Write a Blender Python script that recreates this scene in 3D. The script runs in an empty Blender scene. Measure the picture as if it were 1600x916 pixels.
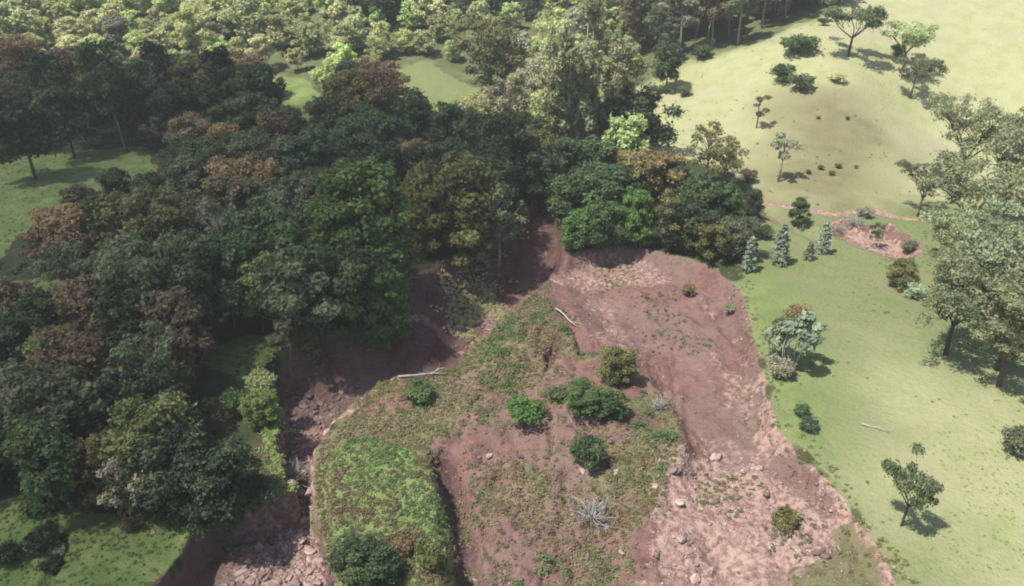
import bpy, math, random
import numpy as np
from mathutils import Vector

S = bpy.context.scene
COL = S.collection
R = math.radians

# ------------------------------------------------------------------ camera, sky, sun, exposure
CAM_H, PITCH, FPX = 40.0, R(28.0), 1250.0        # metres, below the horizontal, focal length for a 1600 px wide frame
cam_d = bpy.data.cameras.new("camera"); cam = bpy.data.objects.new("camera", cam_d); COL.objects.link(cam)
cam.location = (0, 0, CAM_H); cam.rotation_euler = (R(90) - PITCH, 0, 0)
cam_d.sensor_width = 36; cam_d.lens = 36 * FPX / 1600
cam_d.clip_start = 0.5; cam_d.clip_end = 6000
S.camera = cam
SUN_EL = R(63)
SUN_H = np.array([-0.90, -0.43]); SUN_H = SUN_H / np.linalg.norm(SUN_H)   # where the sun stands, seen from above
SUN = np.array([SUN_H[0] * math.cos(SUN_EL), SUN_H[1] * math.cos(SUN_EL), math.sin(SUN_EL)])
w = bpy.data.worlds.new("World"); S.world = w; w.use_nodes = True
nt = w.node_tree; nt.nodes.clear()
sky = nt.nodes.new("ShaderNodeTexSky"); sky.sky_type = 'NISHITA'; sky.sun_disc = False
sky.sun_elevation = SUN_EL; sky.sun_rotation = math.atan2(SUN[0], SUN[1])
sky.air_density = 1.0; sky.dust_density = 4.0; sky.ozone_density = 1.0; sky.altitude = 1500
bg = nt.nodes.new("ShaderNodeBackground"); bg.inputs[1].default_value = 0.095
wo = nt.nodes.new("ShaderNodeOutputWorld")
nt.links.new(sky.outputs[0], bg.inputs[0]); nt.links.new(bg.outputs[0], wo.inputs[0])
sl = bpy.data.lights.new("sun", 'SUN'); sl.energy = 4.0; sl.angle = R(0.53); sl.color = (1.0, 0.955, 0.87)
so = bpy.data.objects.new("sun", sl); COL.objects.link(so)
so.rotation_euler = Vector(SUN).to_track_quat('Z', 'Y').to_euler(); so.location = (-200, -100, 400)
S.view_settings.view_transform = 'Standard'; S.view_settings.look = 'None'
S.view_settings.exposure = 1.17; S.view_settings.gamma = 1.0; S.view_settings.use_curve_mapping = False
S.render.engine = 'CYCLES'
S.cycles.max_bounces = 6; S.cycles.diffuse_bounces = 3; S.cycles.transmission_bounces = 3; S.cycles.glossy_bounces = 1
S.cycles.use_denoising = True
S.cycles.filter_width = 1.9

# ------------------------------------------------------------------ noise and polygons (numpy)
def _hash(ix, iy, s):
    n = (ix.astype(np.int64) * 374761393 + iy.astype(np.int64) * 668265263 + s * 974634777) & 0x7fffffff
    n = ((n ^ (n >> 13)) * 1274126177) & 0x7fffffff
    n = ((n ^ (n >> 15)) * 461845907) & 0x7fffffff
    return ((n ^ (n >> 16)) & 0xffffff) / float(0xffffff)
def vnoise(x, y, s=0):
    ix = np.floor(x); iy = np.floor(y); fx = x - ix; fy = y - iy
    fx = fx * fx * (3 - 2 * fx); fy = fy * fy * (3 - 2 * fy)
    a = _hash(ix, iy, s); b = _hash(ix + 1, iy, s); c = _hash(ix, iy + 1, s); d = _hash(ix + 1, iy + 1, s)
    return (a * (1 - fx) + b * fx) * (1 - fy) + (c * (1 - fx) + d * fx) * fy
def fbm(x, y, sc, o=4, s=0):                     # about -1 .. 1
    t = 0; a = 1.0; n = 0
    for k in range(o):
        t = t + a * (vnoise(x / sc + 17.3 * k, y / sc - 9.1 * k, s + k) * 2 - 1); n += a; a *= .5; sc *= .5
    return t / n * 1.4
def sm(t):
    t = np.clip(t, 0, 1); return t * t * (3 - 2 * t)
def sd(poly, x, y, reach=30.0):                  # signed distance, positive inside
    x = np.asarray(x, float); y = np.asarray(y, float)
    out = np.full(x.shape, -reach)
    p = np.asarray(poly)
    m = (x > p[:, 0].min() - reach) & (x < p[:, 0].max() + reach) & (y > p[:, 1].min() - reach) & (y < p[:, 1].max() + reach)
    if not m.any(): return out
    X = x[m]; Y = y[m]; d2 = np.full(X.shape, 1e18); ins = np.zeros(X.shape, bool)
    for i in range(len(p)):
        ax, ay = p[i]; bx, by = p[(i + 1) % len(p)]
        ex, ey = bx - ax, by - ay; L = ex * ex + ey * ey + 1e-12
        t = np.clip(((X - ax) * ex + (Y - ay) * ey) / L, 0, 1)
        d2 = np.minimum(d2, (X - ax - t * ex) ** 2 + (Y - ay - t * ey) ** 2)
        if ay != by:
            c = (ay > Y) != (by > Y)
            ins ^= c & (X < (bx - ax) * (Y - ay) / (by - ay) + ax)
    out[m] = np.clip(np.where(ins, np.sqrt(d2), -np.sqrt(d2)), -reach, reach)
    return out
def dl(line, x, y, reach=20.0):                  # distance to a polyline
    x = np.asarray(x, float); y = np.asarray(y, float); out = np.full(x.shape, reach); p = np.asarray(line)
    m = (x > p[:, 0].min() - reach) & (x < p[:, 0].max() + reach) & (y > p[:, 1].min() - reach) & (y < p[:, 1].max() + reach)
    if not m.any(): return out
    X = x[m]; Y = y[m]; d2 = np.full(X.shape, 1e18)
    for i in range(len(p) - 1):
        ax, ay = p[i]; ex, ey = p[i + 1] - p[i]; L = ex * ex + ey * ey + 1e-12
        t = np.clip(((X - ax) * ex + (Y - ay) * ey) / L, 0, 1)
        d2 = np.minimum(d2, (X - ax - t * ex) ** 2 + (Y - ay - t * ey) ** 2)
    out[m] = np.minimum(np.sqrt(d2), reach); return out

# ------------------------------------------------------------------ the lie of the land
def base(x, y):
    z = 0.20 * np.log1p(np.exp(np.clip((y - 152) / 10, -30, 30))) * 10
    z = np.where((y - 152) / 10 > 30, 0.20 * (y - 152), z)
    hill = 15 * sm((x - 12) / 110) * sm((y - 92) / 105)
    hill = hill + 7.0 * np.exp(-((x - 58) / 20) ** 2 - ((y - 150) / 26) ** 2)
    hill = hill - 5.0 * np.exp(-((x - 72) / 13) ** 2 - ((y - 128) / 20) ** 2)
    hill = hill + 4.0 * np.exp(-((x - 112) / 24) ** 2 - ((y - 140) / 30) ** 2)
    z = z + hill
    z = z + 0.5 * fbm(x, y, 30, 3, 5) + 2.5 * fbm(x, y, 90, 2, 8) * sm((y - 140) / 60)
    z = z + 1.6 * sm((x - 16) / 40) * sm((90 - y) / 50)            # the pasture tilts down to the slide
    return z
def ray(u, v):
    a = (u - 800) / FPX; b = (v - 458) / FPX
    return np.array([a, math.cos(PITCH) - b * math.sin(PITCH), -math.sin(PITCH) - b * math.cos(PITCH)])
_T = np.concatenate([np.arange(18, 140, .5), np.arange(140, 900, 2.0)])
def hit(u, v, f, h=0.0):                         # where a line of sight meets the ground (raised by h)
    d = ray(u, v); t = _T
    g = CAM_H + d[2] * t - f(d[0] * t, d[1] * t) - h
    k = np.argmax(g < 0) if (g < 0).any() else len(t) - 1
    a, b = t[max(k - 1, 0)], t[k]
    tt = np.linspace(a, b, 24); g = CAM_H + d[2] * tt - f(d[0] * tt, d[1] * tt) - h
    k = np.argmax(g < 0) if (g < 0).any() else 23
    return np.array([d[0] * tt[k], d[1] * tt[k]])
def B(*pts): return np.array([hit(u, v, base) for u, v in pts])
def BZ(z, *pts):
    o = []
    for u, v in pts:
        d = ray(u, v); t = (CAM_H - z) / -d[2]; o.append((d[0] * t, d[1] * t))
    return np.array(o)

GULLY = B((838,286),(822,330),(800,352),(745,385),(690,402),(640,432),(612,490),(585,515),(520,518),(470,528),(430,545),(405,572),(402,602),(428,640),(432,690),
          (442,765),(380,792),(330,803),(290,860),(255,916),(215,985),(520,985),(524,916),(515,850),(500,790),(492,722),(520,665),(565,628),(620,592),(700,585),
          (722,572),(760,530),(800,490),(842,450),(880,418),(892,385),(888,350),(866,308))
FLOOR = BZ(-5.0, (838,330),(828,360),(842,400),(822,452),(765,480),(742,520),(728,560),(700,592),(620,592),(540,602),(440,612),(430,650),(440,720),(432,790),(398,835),
           (348,900),(295,985),(492,985),(505,900),(500,840),(484,770),(488,710),(520,665),(570,640),(700,605),(745,590),(790,520),(850,460),(866,400),(860,350))
SLIDE = B((962,382),(1040,395),(1118,420),(1158,460),(1178,530),(1196,590),(1212,670),(1290,742),(1335,800),(1385,870),(1420,960),(1440,1000),(960,1000),(985,880),
          (1000,800),(1045,735),(1062,690),(1040,625),(990,572),(918,550),(905,515),(872,488),(842,462),(850,430),(890,395))
DEBRIS = B((700,720),(760,700),(830,760),(900,730),(1000,760),(985,880),(960,1000),(725,1000),(712,850))
MOUND = B((722,576),(800,496),(868,490),(915,552),(990,575),(1040,628),(1062,695),(1002,800),(985,950),(735,950),(700,720),(640,690),(560,668),(565,630),(620,594))
BLOCK = B((500,730),(522,705),(570,690),(640,708),(682,742),(700,790),(706,860),(716,990),(520,990),(526,900),(512,840),(500,785))
TRENCH = B((690,712),(706,760),(722,830),(732,900),(738,990))
CRACK = B((868,482),(888,494),(903,518),(912,552))
HOLLOW = B((846,548),(862,542),(874,552),(866,575),(848,582))
BANK = B((1296,352),(1322,342),(1350,352),(1400,352),(1442,385),(1436,408),(1385,402),(1330,380),(1300,366))
BANK2 = B((1200,312),(1262,322),(1300,328),(1360,322),(1410,334),(1450,336))
BROOK = B((1290,372),(1240,352),(1190,325),(1170,316))
LEFTCRACK = B((92,815),(96,850),(82,890),(70,916))
SLUMP = B((1240,880),(1300,855),(1318,800),(1338,810),(1380,880),(1400,960),(1240,985))

RIMLINE = B((930,375),(962,382),(1040,395),(1118,420),(1158,460),(1178,530),(1196,590),(1212,670),(1290,742),(1335,800),(1385,870),(1420,960))
def height(x, y):
    z = base(x, y)
    wob = fbm(x, y, 5, 3, 21) * 0.7
    jag = .75 * fbm(x, y, 4.5, 3, 23) + .38 * fbm(x, y, 1.3, 2, 25); g = sd(GULLY, x, y) + jag; f = sd(FLOOR, x, y) + wob * .7
    inside = np.clip(g, 0, None); out = np.clip(-f, 0, None)
    t = np.where(g > 0, inside / (inside + out + 1e-6), 0)
    deep = 5.0 - 1.7 * sm((62 - y) / 14) - 2.2 * sm((y - 88) / 14)
    z = z - deep * (0.25 * sm(t) + 0.75 * sm(t * 1.25)) * sm(g / .25) * (g > 0)
    rough = sm(g / .8)
    mo = sd(MOUND, x, y)
    z = z + sm(mo / 5) * (0.45 + .95 * fbm(x, y, 5.5, 4, 31)) + sm(mo / 1.5) * (.30 * fbm(x, y, 1.5, 3, 33) + .35 * np.clip(fbm(x, y, 2.6, 2, 35), 0, 1) - .35 * np.clip(.12 - np.abs(fbm(x, y, 6, 2, 37)), 0, 1) / .12)
    s = sd(SLIDE, x, y) + wob * .5
    dp = dl(RIMLINE, x, y, 25); wr_ = sm((13 - dp) / 9); z = z - 1.7 * (wr_ * sm(s / 1.4) + (1 - wr_) * sm(s / 7)) + sm(s / 2) * (.45 * fbm(x, y, 6, 3, 41))
    rough = np.maximum(rough, sm(s / .8))
    db = sm(sd(DEBRIS, x, y) / 1.5 + wob * .5)
    z = z - .7 * db; rough = np.maximum(rough, db)
    z = z + rough * (.24 * fbm(x, y, 1.6, 3, 43) - .5 * np.clip(.16 - np.abs(fbm(x, y, 4.5, 3, 45)), 0, 1) / .16 * (.4 + .6 * vnoise(x / 7, y / 7, 46)) + .35 * np.clip(fbm(x, y, 3.2, 2, 47), 0, 1))
    bl = sd(BLOCK, x, y) + wob * .4
    z = z + 1.1 * sm(bl / 1.0) + sm(bl / 2) * .5 * fbm(x, y, 4, 3, 51)
    z = z - 1.5 * sm(1.25 - dl(TRENCH, x, y) / 1.0 + wob * .3)
    z = z - 1.1 * sm(1.3 - dl(CRACK, x, y) / .55 + wob * .2) - .9 * sm(sd(HOLLOW, x, y) / .6)
    z = z - 1.5 * sm(sd(BANK, x, y) / 1.6 + wob * .3) - .7 * sm(1.5 - dl(BANK2, x, y) / 1.4 + wob * .6) - .8 * sm(1.5 - dl(BROOK, x, y) / 1.3 + wob * .4)
    z = z - .45 * sm(1.3 - dl(LEFTCRACK, x, y) / .5 + wob * .3)
    sp = sd(SLUMP, x, y) + wob * .5
    z = z + .8 * sm(sp / 1.2)
    z = z + .05 * fbm(x, y, 2.2, 2, 61)
    return z
def at(u, v, h=0.0):
    p = hit(u, v, height, h); return Vector((p[0], p[1], float(height(np.array([p[0]]), np.array([p[1]]))[0])))
def hz(x, y): return float(height(np.array([float(x)]), np.array([float(y)]))[0])

# ------------------------------------------------------------------ materials
def newmat(name):
    m = bpy.data.materials.new(name); m.use_nodes = True; m.node_tree.nodes.clear(); return m, m.node_tree.nodes, m.node_tree.links
def nd(N, t, **k):
    n = N.new(t)
    for a, b in k.items(): setattr(n, a, b)
    return n
def mixc(N, L, fac, a, b, blend='MIX'):
    n = N.new("ShaderNodeMix"); n.data_type = 'RGBA'; n.blend_type = blend
    for s, v in ((0, fac), (6, a), (7, b)):
        if hasattr(v, 'links'): L.new(v, n.inputs[s])
        elif s == 0: n.inputs[0].default_value = v
        else: n.inputs[s].default_value = (*v, 1)
    return n.outputs[2]
def noise(N, L, vec, scale, detail=4, rough=.55):
    n = N.new("ShaderNodeTexNoise"); n.inputs['Scale'].default_value = scale; n.inputs['Detail'].default_value = detail
    n.inputs['Roughness'].default_value = rough; L.new(vec, n.inputs['Vector']); return n.outputs[0]
def ramp(N, L, v, a, b):
    n = N.new("ShaderNodeMapRange"); n.inputs[1].default_value = a; n.inputs[2].default_value = b; L.new(v, n.inputs[0]); return n.outputs[0]
def math_(N, L, op, a, b):
    n = N.new("ShaderNodeMath"); n.operation = op
    for i, v in enumerate((a, b)):
        if hasattr(v, 'links'): L.new(v, n.inputs[i])
        else: n.inputs[i].default_value = v
    return n.outputs[0]

def ground_material():
    m, N, L = newmat("land")
    geo = N.new("ShaderNodeNewGeometry"); pos = geo.outputs['Position']
    def attr(n):
        a = N.new("ShaderNodeAttribute"); a.attribute_name = n; s = N.new("ShaderNodeSeparateColor"); L.new(a.outputs['Color'], s.inputs[0])
        return list(s.outputs) + [a.outputs['Alpha']]
    soil, pale, dry, forest = attr("m_one"); lush, weed, dark, olive = attr("m_two")
    big = noise(N, L, pos, .06, 4); mid = noise(N, L, pos, .35, 5); fine = noise(N, L, pos, 2.2, 5, .65); tiny = noise(N, L, pos, 9, 3, .6)
    wr = lambda mask, n, k=.55: ramp(N, L, math_(N, L, 'ADD', mask, math_(N, L, 'MULTIPLY', math_(N, L, 'SUBTRACT', n, .5), k)), .38, .62)
    c = mixc(N, L, ramp(N, L, big, .35, .65), (.125, .148, .064), (.155, .166, .08))
    c = mixc(N, L, ramp(N, L, mid, .5, .7), c, (.118, .155, .052))
    c = mixc(N, L, math_(N, L, 'MULTIPLY', ramp(N, L, noise(N, L, pos, .16, 6, .7), .52, .68), .65), c, (.182, .168, .10))
    c = mixc(N, L, math_(N, L, 'MULTIPLY', ramp(N, L, fine, .5, .75), .4), c, (.20, .19, .105))
    c = mixc(N, L, math_(N, L, 'MULTIPLY', ramp(N, L, fine, .5, .25), .4), c, (.095, .135, .042))
    dryc = mixc(N, L, ramp(N, L, mid, .4, .65), (.30, .30, .165), (.26, .27, .13))
    dryc = mixc(N, L, ramp(N, L, big, .5, .66), dryc, (.285, .265, .165))
    dryc = mixc(N, L, math_(N, L, 'MULTIPLY', ramp(N, L, fine, .5, .3), .3), dryc, (.17, .18, .08))
    c = mixc(N, L, dry, c, dryc)
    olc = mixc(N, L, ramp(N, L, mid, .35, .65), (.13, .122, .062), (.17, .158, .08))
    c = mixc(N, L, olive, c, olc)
    lc = mixc(N, L, ramp(N, L, mid, .4, .62), (.105, .155, .048), (.17, .20, .072))
    lc = mixc(N, L, math_(N, L, 'MULTIPLY', ramp(N, L, fine, .52, .75), .5), lc, (.055, .10, .025))
    c = mixc(N, L, lush, c, lc)
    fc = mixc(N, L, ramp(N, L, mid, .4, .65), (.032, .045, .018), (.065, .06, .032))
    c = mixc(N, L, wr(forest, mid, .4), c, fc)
    wc = mixc(N, L, ramp(N, L, mid, .38, .62), (.135, .115, .065), (.11, .11, .05))
    wc = mixc(N, L, ramp(N, L, fine, .5, .7), wc, (.165, .12, .09))
    wc = mixc(N, L, math_(N, L, 'MULTIPLY', ramp(N, L, tiny, .5, .7), .5), wc, (.20, .175, .115))
    c = mixc(N, L, wr(weed, fine, .5), c, wc)
    sc = mixc(N, L, ramp(N, L, mid, .35, .65), (.12, .06, .054), (.175, .10, .086))
    sc = mixc(N, L, ramp(N, L, big, .42, .6), sc, (.15, .105, .088))
    sc = mixc(N, L, ramp(N, L, fine, .52, .74), sc, (.195, .118, .10))
    sc = mixc(N, L, math_(N, L, 'MULTIPLY', ramp(N, L, tiny, .52, .72), .55), sc, (.225, .15, .13))
    sc = mixc(N, L, math_(N, L, 'MULTIPLY', ramp(N, L, fine, .46, .28), .7), sc, (.075, .036, .033))
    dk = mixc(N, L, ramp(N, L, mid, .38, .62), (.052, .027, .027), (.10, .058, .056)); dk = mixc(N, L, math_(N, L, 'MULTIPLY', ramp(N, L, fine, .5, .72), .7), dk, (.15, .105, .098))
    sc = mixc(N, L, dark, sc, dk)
    pc = mixc(N, L, ramp(N, L, fine, .4, .6), (.20, .118, .098), (.32, .225, .185))
    sc = mixc(N, L, wr(pale, fine, .9), sc, pc)
    c = mixc(N, L, wr(soil, fine, .35), c, sc)
    p = N.new("ShaderNodeBsdfPrincipled"); p.inputs['Roughness'].default_value = .95; p.inputs['Specular IOR Level'].default_value = .1
    L.new(c, p.inputs['Base Color'])
    bm = N.new("ShaderNodeBump"); bm.inputs['Strength'].default_value = .8; bm.inputs['Distance'].default_value = .3
    hsum = math_(N, L, 'ADD', fine, math_(N, L, 'MULTIPLY', tiny, .35)); L.new(hsum, bm.inputs['Height']); L.new(bm.outputs[0], p.inputs['Normal'])
    o = N.new("ShaderNodeOutputMaterial"); L.new(p.outputs[0], o.inputs[0]); return m

def leaf_material():
    # leaf colour is the object's own colour; the alpha of it tells how much of the crown carries rusty young leaves
    m, N, L = newmat("leaves")
    oi = N.new("ShaderNodeObjectInfo")
    t = N.new("ShaderNodeAttribute"); t.attribute_name = "tint"; sp = N.new("ShaderNodeAttribute"); sp.attribute_name = "tip"
    v = math_(N, L, 'ADD', .85, math_(N, L, 'MULTIPLY', t.outputs['Fac'], 1.15))
    v = math_(N, L, 'MULTIPLY', v, math_(N, L, 'ADD', .85, math_(N, L, 'MULTIPLY', oi.outputs['Random'], .3)))
    cc = N.new("ShaderNodeCombineColor"); [L.new(v, cc.inputs[i]) for i in range(3)]
    c = mixc(N, L, 1.0, oi.outputs['Color'], cc.outputs[0], 'MULTIPLY')
    c = mixc(N, L, math_(N, L, 'MULTIPLY', ramp(N, L, t.outputs['Fac'], .5, 1.0), .5), c, (.175, .165, .06))
    rust = mixc(N, L, t.outputs['Fac'], (.23, .15, .072), (.40, .29, .155))
    f = math_(N, L, 'MULTIPLY', sp.outputs['Fac'], math_(N, L, 'SUBTRACT', 1.0, oi.outputs['Alpha']))
    c = mixc(N, L, f, c, rust)
    p = N.new("ShaderNodeBsdfPrincipled"); p.inputs['Roughness'].default_value = .6; p.inputs['Specular IOR Level'].default_value = .25
    L.new(c, p.inputs['Base Color'])
    tr = N.new("ShaderNodeBsdfTranslucent"); L.new(mixc(N, L, 1.0, c, (1.0, 1.0, .6), 'MULTIPLY'), tr.inputs[0])
    ms = N.new("ShaderNodeMixShader"); ms.inputs[0].default_value = .38; L.new(p.outputs[0], ms.inputs[1]); L.new(tr.outputs[0], ms.inputs[2])
    o = N.new("ShaderNodeOutputMaterial"); L.new(ms.outputs[0], o.inputs[0]); return m
def simple(name, a, b, scale=3.0, bump=.5, rough=.9):
    m, N, L = newmat(name); tc = N.new("ShaderNodeTexCoord"); oi = N.new("ShaderNodeObjectInfo")
    n = noise(N, L, tc.outputs['Object'], scale, 5, .65)
    c = mixc(N, L, ramp(N, L, n, .35, .65), a, b)
    v = math_(N, L, 'ADD', .75, math_(N, L, 'MULTIPLY', oi.outputs['Random'], .5))
    cc = N.new("ShaderNodeCombineColor"); [L.new(v, cc.inputs[i]) for i in range(3)]
    c = mixc(N, L, 1.0, c, cc.outputs[0], 'MULTIPLY')
    p = N.new("ShaderNodeBsdfPrincipled"); p.inputs['Roughness'].default_value = rough; p.inputs['Specular IOR Level'].default_value = .2
    L.new(c, p.inputs['Base Color'])
    bm = N.new("ShaderNodeBump"); bm.inputs['Strength'].default_value = bump; bm.inputs['Distance'].default_value = .05
    L.new(n, bm.inputs['Height']); L.new(bm.outputs[0], p.inputs['Normal'])
    o = N.new("ShaderNodeOutputMaterial"); L.new(p.outputs[0], o.inputs[0]); return m
LAND = ground_material(); LEAF = leaf_material()
BARK = simple("dark bark", (.05, .04, .03), (.11, .09, .07), 4)
PALEBARK = simple("pale bark", (.17, .15, .125), (.30, .27, .23), 4)
DEADWOOD = simple("weathered wood", (.22, .21, .185), (.36, .345, .31), 5)
ROCK = simple("pale rock", (.17, .105, .09), (.34, .255, .225), 2.5, .8)
ROCKDARK = simple("brown rock", (.10, .068, .06), (.20, .145, .13), 2.5, .8)
def cloud_material():
    m, N, L = newmat("thin cloud"); p = N.new("ShaderNodeBsdfTranslucent"); p.inputs[0].default_value = (.8, .8, .8, 1)
    d = N.new("ShaderNodeBsdfDiffuse"); d.inputs[0].default_value = (.85, .85, .85, 1)
    t = N.new("ShaderNodeBsdfTransparent"); a = N.new("ShaderNodeMixShader"); a.inputs[0].default_value = .5; L.new(p.outputs[0], a.inputs[1]); L.new(d.outputs[0], a.inputs[2])
    b = N.new("ShaderNodeMixShader"); b.inputs[0].default_value = .42; L.new(t.outputs[0], b.inputs[1]); L.new(a.outputs[0], b.inputs[2])
    o = N.new("ShaderNodeOutputMaterial"); L.new(b.outputs[0], o.inputs[0]); return m
CLOUD = cloud_material()

# ------------------------------------------------------------------ mesh helpers
def make_mesh(name, V, F, mat, attrs=None, smooth=False):
    """V (n,3) array; F an (m,4) or (m,3) array or a list of tuples."""
    me = bpy.data.meshes.new(name)
    V = np.asarray(V, np.float32)
    if isinstance(F, np.ndarray):
        n, k = F.shape
        me.vertices.add(len(V)); me.vertices.foreach_set("co", V.ravel())
        me.loops.add(n * k); me.loops.foreach_set("vertex_index", F.astype(np.int32).ravel())
        me.polygons.add(n); me.polygons.foreach_set("loop_start", np.arange(0, n * k, k, dtype=np.int32))
        me.update(calc_edges=True)
    else:
        me.from_pydata([tuple(map(float, v)) for v in V], [], F); me.update()
    for a, (dom, arr) in (attrs or {}).items():
        if arr.ndim == 1:
            at_ = me.attributes.new(a, 'FLOAT', dom); at_.data.foreach_set("value", arr.astype(np.float32))
        else:
            at_ = me.attributes.new(a, 'FLOAT_COLOR', dom); at_.data.foreach_set("color", arr.astype(np.float32).ravel())
    if smooth: me.polygons.foreach_set("use_smooth", np.ones(len(me.polygons), bool))
    me.materials.append(mat); return me
def link(name, me, parent=None, loc=(0, 0, 0)):
    o = bpy.data.objects.new(name, me); COL.objects.link(o); o.location = loc
    if parent: o.parent = parent
    return o
def tag(o, label=None, cat=None, group=None, kind=None):
    for k, v in (("label", label), ("category", cat), ("group", group), ("kind", kind)):
        if v: o[k] = v
    return o
class Leaves:
    def __init__(s, rng): s.c = []; s.n = []; s.s = []; s.t = []; s.tip = []; s.rng = rng; s.long = 1.5
    def clump(s, c, r, n, size, tint=None, tip=0.0, up=.35, fill=.35, jit=.75):
        g = s.rng; d = g.normal(size=(n, 3)); d /= np.linalg.norm(d, axis=1)[:, None] + 1e-9
        d[:, 2] = np.where((d[:, 2] < -.25) & (g.random(n) < .6), -d[:, 2], d[:, 2])
        rad = 1 - fill * g.random(n) ** 1.5 + .22 * (g.random(n) < .12) * g.random(n)
        lump = 1 + .34 * np.sin(d[:, 0] * 5 + g.random() * 6) * np.cos(d[:, 1] * 4 + g.random() * 6) + .2 * np.sin(d[:, 2] * 7 + d[:, 0] * 6 + g.random() * 6)
        p = np.asarray(c) + d * np.asarray(r) * (rad * lump)[:, None]
        nn = d + jit * g.normal(size=(n, 3)) * .8; nn[:, 2] += up
        tint = g.random() if tint is None else tint
        s.c.append(p); s.n.append(nn); s.s.append(size * (.45 + 1.15 * g.random(n) ** 1.6))
        s.t.append(np.clip(tint * .65 + .35 * g.random(n), 0, 1))
        tp = np.clip(tip + .5 * (d[:, 2]) + g.normal(size=n) * .2, 0, 1) if tip > 0 else np.zeros(n); s.tip.append(tp)
    def mesh(s, name, mat=None):
        c = np.concatenate(s.c); n = np.concatenate(s.n); z = np.concatenate(s.s)[:, None]; t = np.concatenate(s.t); tp = np.concatenate(s.tip)
        n /= np.linalg.norm(n, axis=1)[:, None] + 1e-9
        a = s.rng.normal(size=c.shape); u = np.cross(n, a); u /= np.linalg.norm(u, axis=1)[:, None] + 1e-9; v = np.cross(n, u)
        L = s.long
        q = np.stack([c - u * z * L * .5, c + v * z * .5 - u * z * .05, c + u * z * L * .5 - n * z * .18, c - v * z * .5 + u * z * .05], 1).reshape(-1, 3)
        F = np.arange(len(q)).reshape(-1, 4)
        return make_mesh(name, q, F, mat or LEAF, {"tint": ('FACE', t), "tip": ('FACE', tp)})
class Wood:
    def __init__(s, rng): s.V = []; s.F = []; s.rng = rng
    def tube(s, path, r0, r1, n=6):
        path = [np.asarray(p, float) for p in path]; b = len(s.V); k = len(path)
        for i, p in enumerate(path):
            d = path[min(i + 1, k - 1)] - path[max(i - 1, 0)]; d = d / (np.linalg.norm(d) + 1e-9)
            a = np.cross(d, (0.3, 1, .2) if abs(d[1]) < .8 else (1, 0, .2)); a /= np.linalg.norm(a); e = np.cross(d, a)
            r = r0 + (r1 - r0) * i / (k - 1)
            for j in range(n):
                an = 2 * math.pi * j / n; s.V.append(p + r * (math.cos(an) * a + math.sin(an) * e))
        for i in range(k - 1):
            for j in range(n):
                q = b + i * n; s.F.append((q + j, q + (j + 1) % n, q + n + (j + 1) % n, q + n + j))
        s.F.append(tuple(b + (k - 1) * n + j for j in range(n))); s.F.append(tuple(b + j for j in reversed(range(n))))
    def limb(s, a, b, r0, r1, bend=.12, k=5, n=5):
        a = np.asarray(a, float); b = np.asarray(b, float); L = np.linalg.norm(b - a)
        off = s.rng.normal(size=3) * L * bend; off[2] = abs(off[2]) * .5
        s.tube([a + (b - a) * t + off * math.sin(math.pi * t) for t in np.linspace(0, 1, k)], r0, r1, n)
    def mesh(s, name, mat): return make_mesh(name, np.array(s.V), s.F, mat, smooth=True)

# ------------------------------------------------------------------ tree kinds: each returns (wood mesh, leaf mesh, height)
def k_broad(seed, H=11.0, W=3.7, cl=46, n=400, leaf=.26, low=.28, bark=None, airy=0, cone=0.0):
    g = np.random.default_rng(seed); lv = Leaves(g); wd = Wood(g)
    bark = bark or BARK
    top = np.array([g.normal() * .4, g.normal() * .4, H * .80]); tr = [np.zeros(3) - (0, 0, .4), np.array([g.normal() * .15, g.normal() * .15, H * .3]), top]
    wd.tube([tr[0], tr[0] * .5 + tr[1] * .5, tr[1], (tr[1] + top) / 2 + g.normal(size=3) * .15, top], H * .021, H * .006, 7)
    sx_ = g.uniform(.82, 1.18); lob = [(g.normal(size=2) * W * .24) for _ in range(3)]
    for i in range(cl):
        z = low + (1 - low) * ((i + g.random()) / cl) ** .85
        prof = math.sqrt(max(0.05, 1 - ((z - (low + .38 * (1 - low))) / (.66 * (1 - low))) ** 2)) if z > low + .38 * (1 - low) else .72 + .28 * (z - low) / (.38 * (1 - low))
        prof *= (1 - cone * (z - low))
        an = i * 2.4 + g.normal() * .4; rr = W * prof * math.sqrt(g.uniform(.25, 1)) * .85
        c = np.array([math.cos(an) * rr, math.sin(an) * rr, z * H * .93]) ; c[:2] += lob[i % 3]
        c[0] *= sx_; c[1] *= 2 - sx_ ; r = W * (.15 + .26 * g.random() ** 1.4) * (1 - .2 * airy)
        lv.clump(c, (r, r, r * .72), int(n * (r / (W * .33)) ** 2 * (1 - .3 * airy)), leaf, tip=max(0.001, (z - .45) * 1.5))
        if i % 2 == 0 or airy:
            st = tr[1] + (top - tr[1]) * np.clip((z - .45) * 1.3, 0, .95); wd.limb(st, c, H * .008, H * .002)
    return wd.mesh("trunk", bark), lv.mesh("crown"), H
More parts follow.
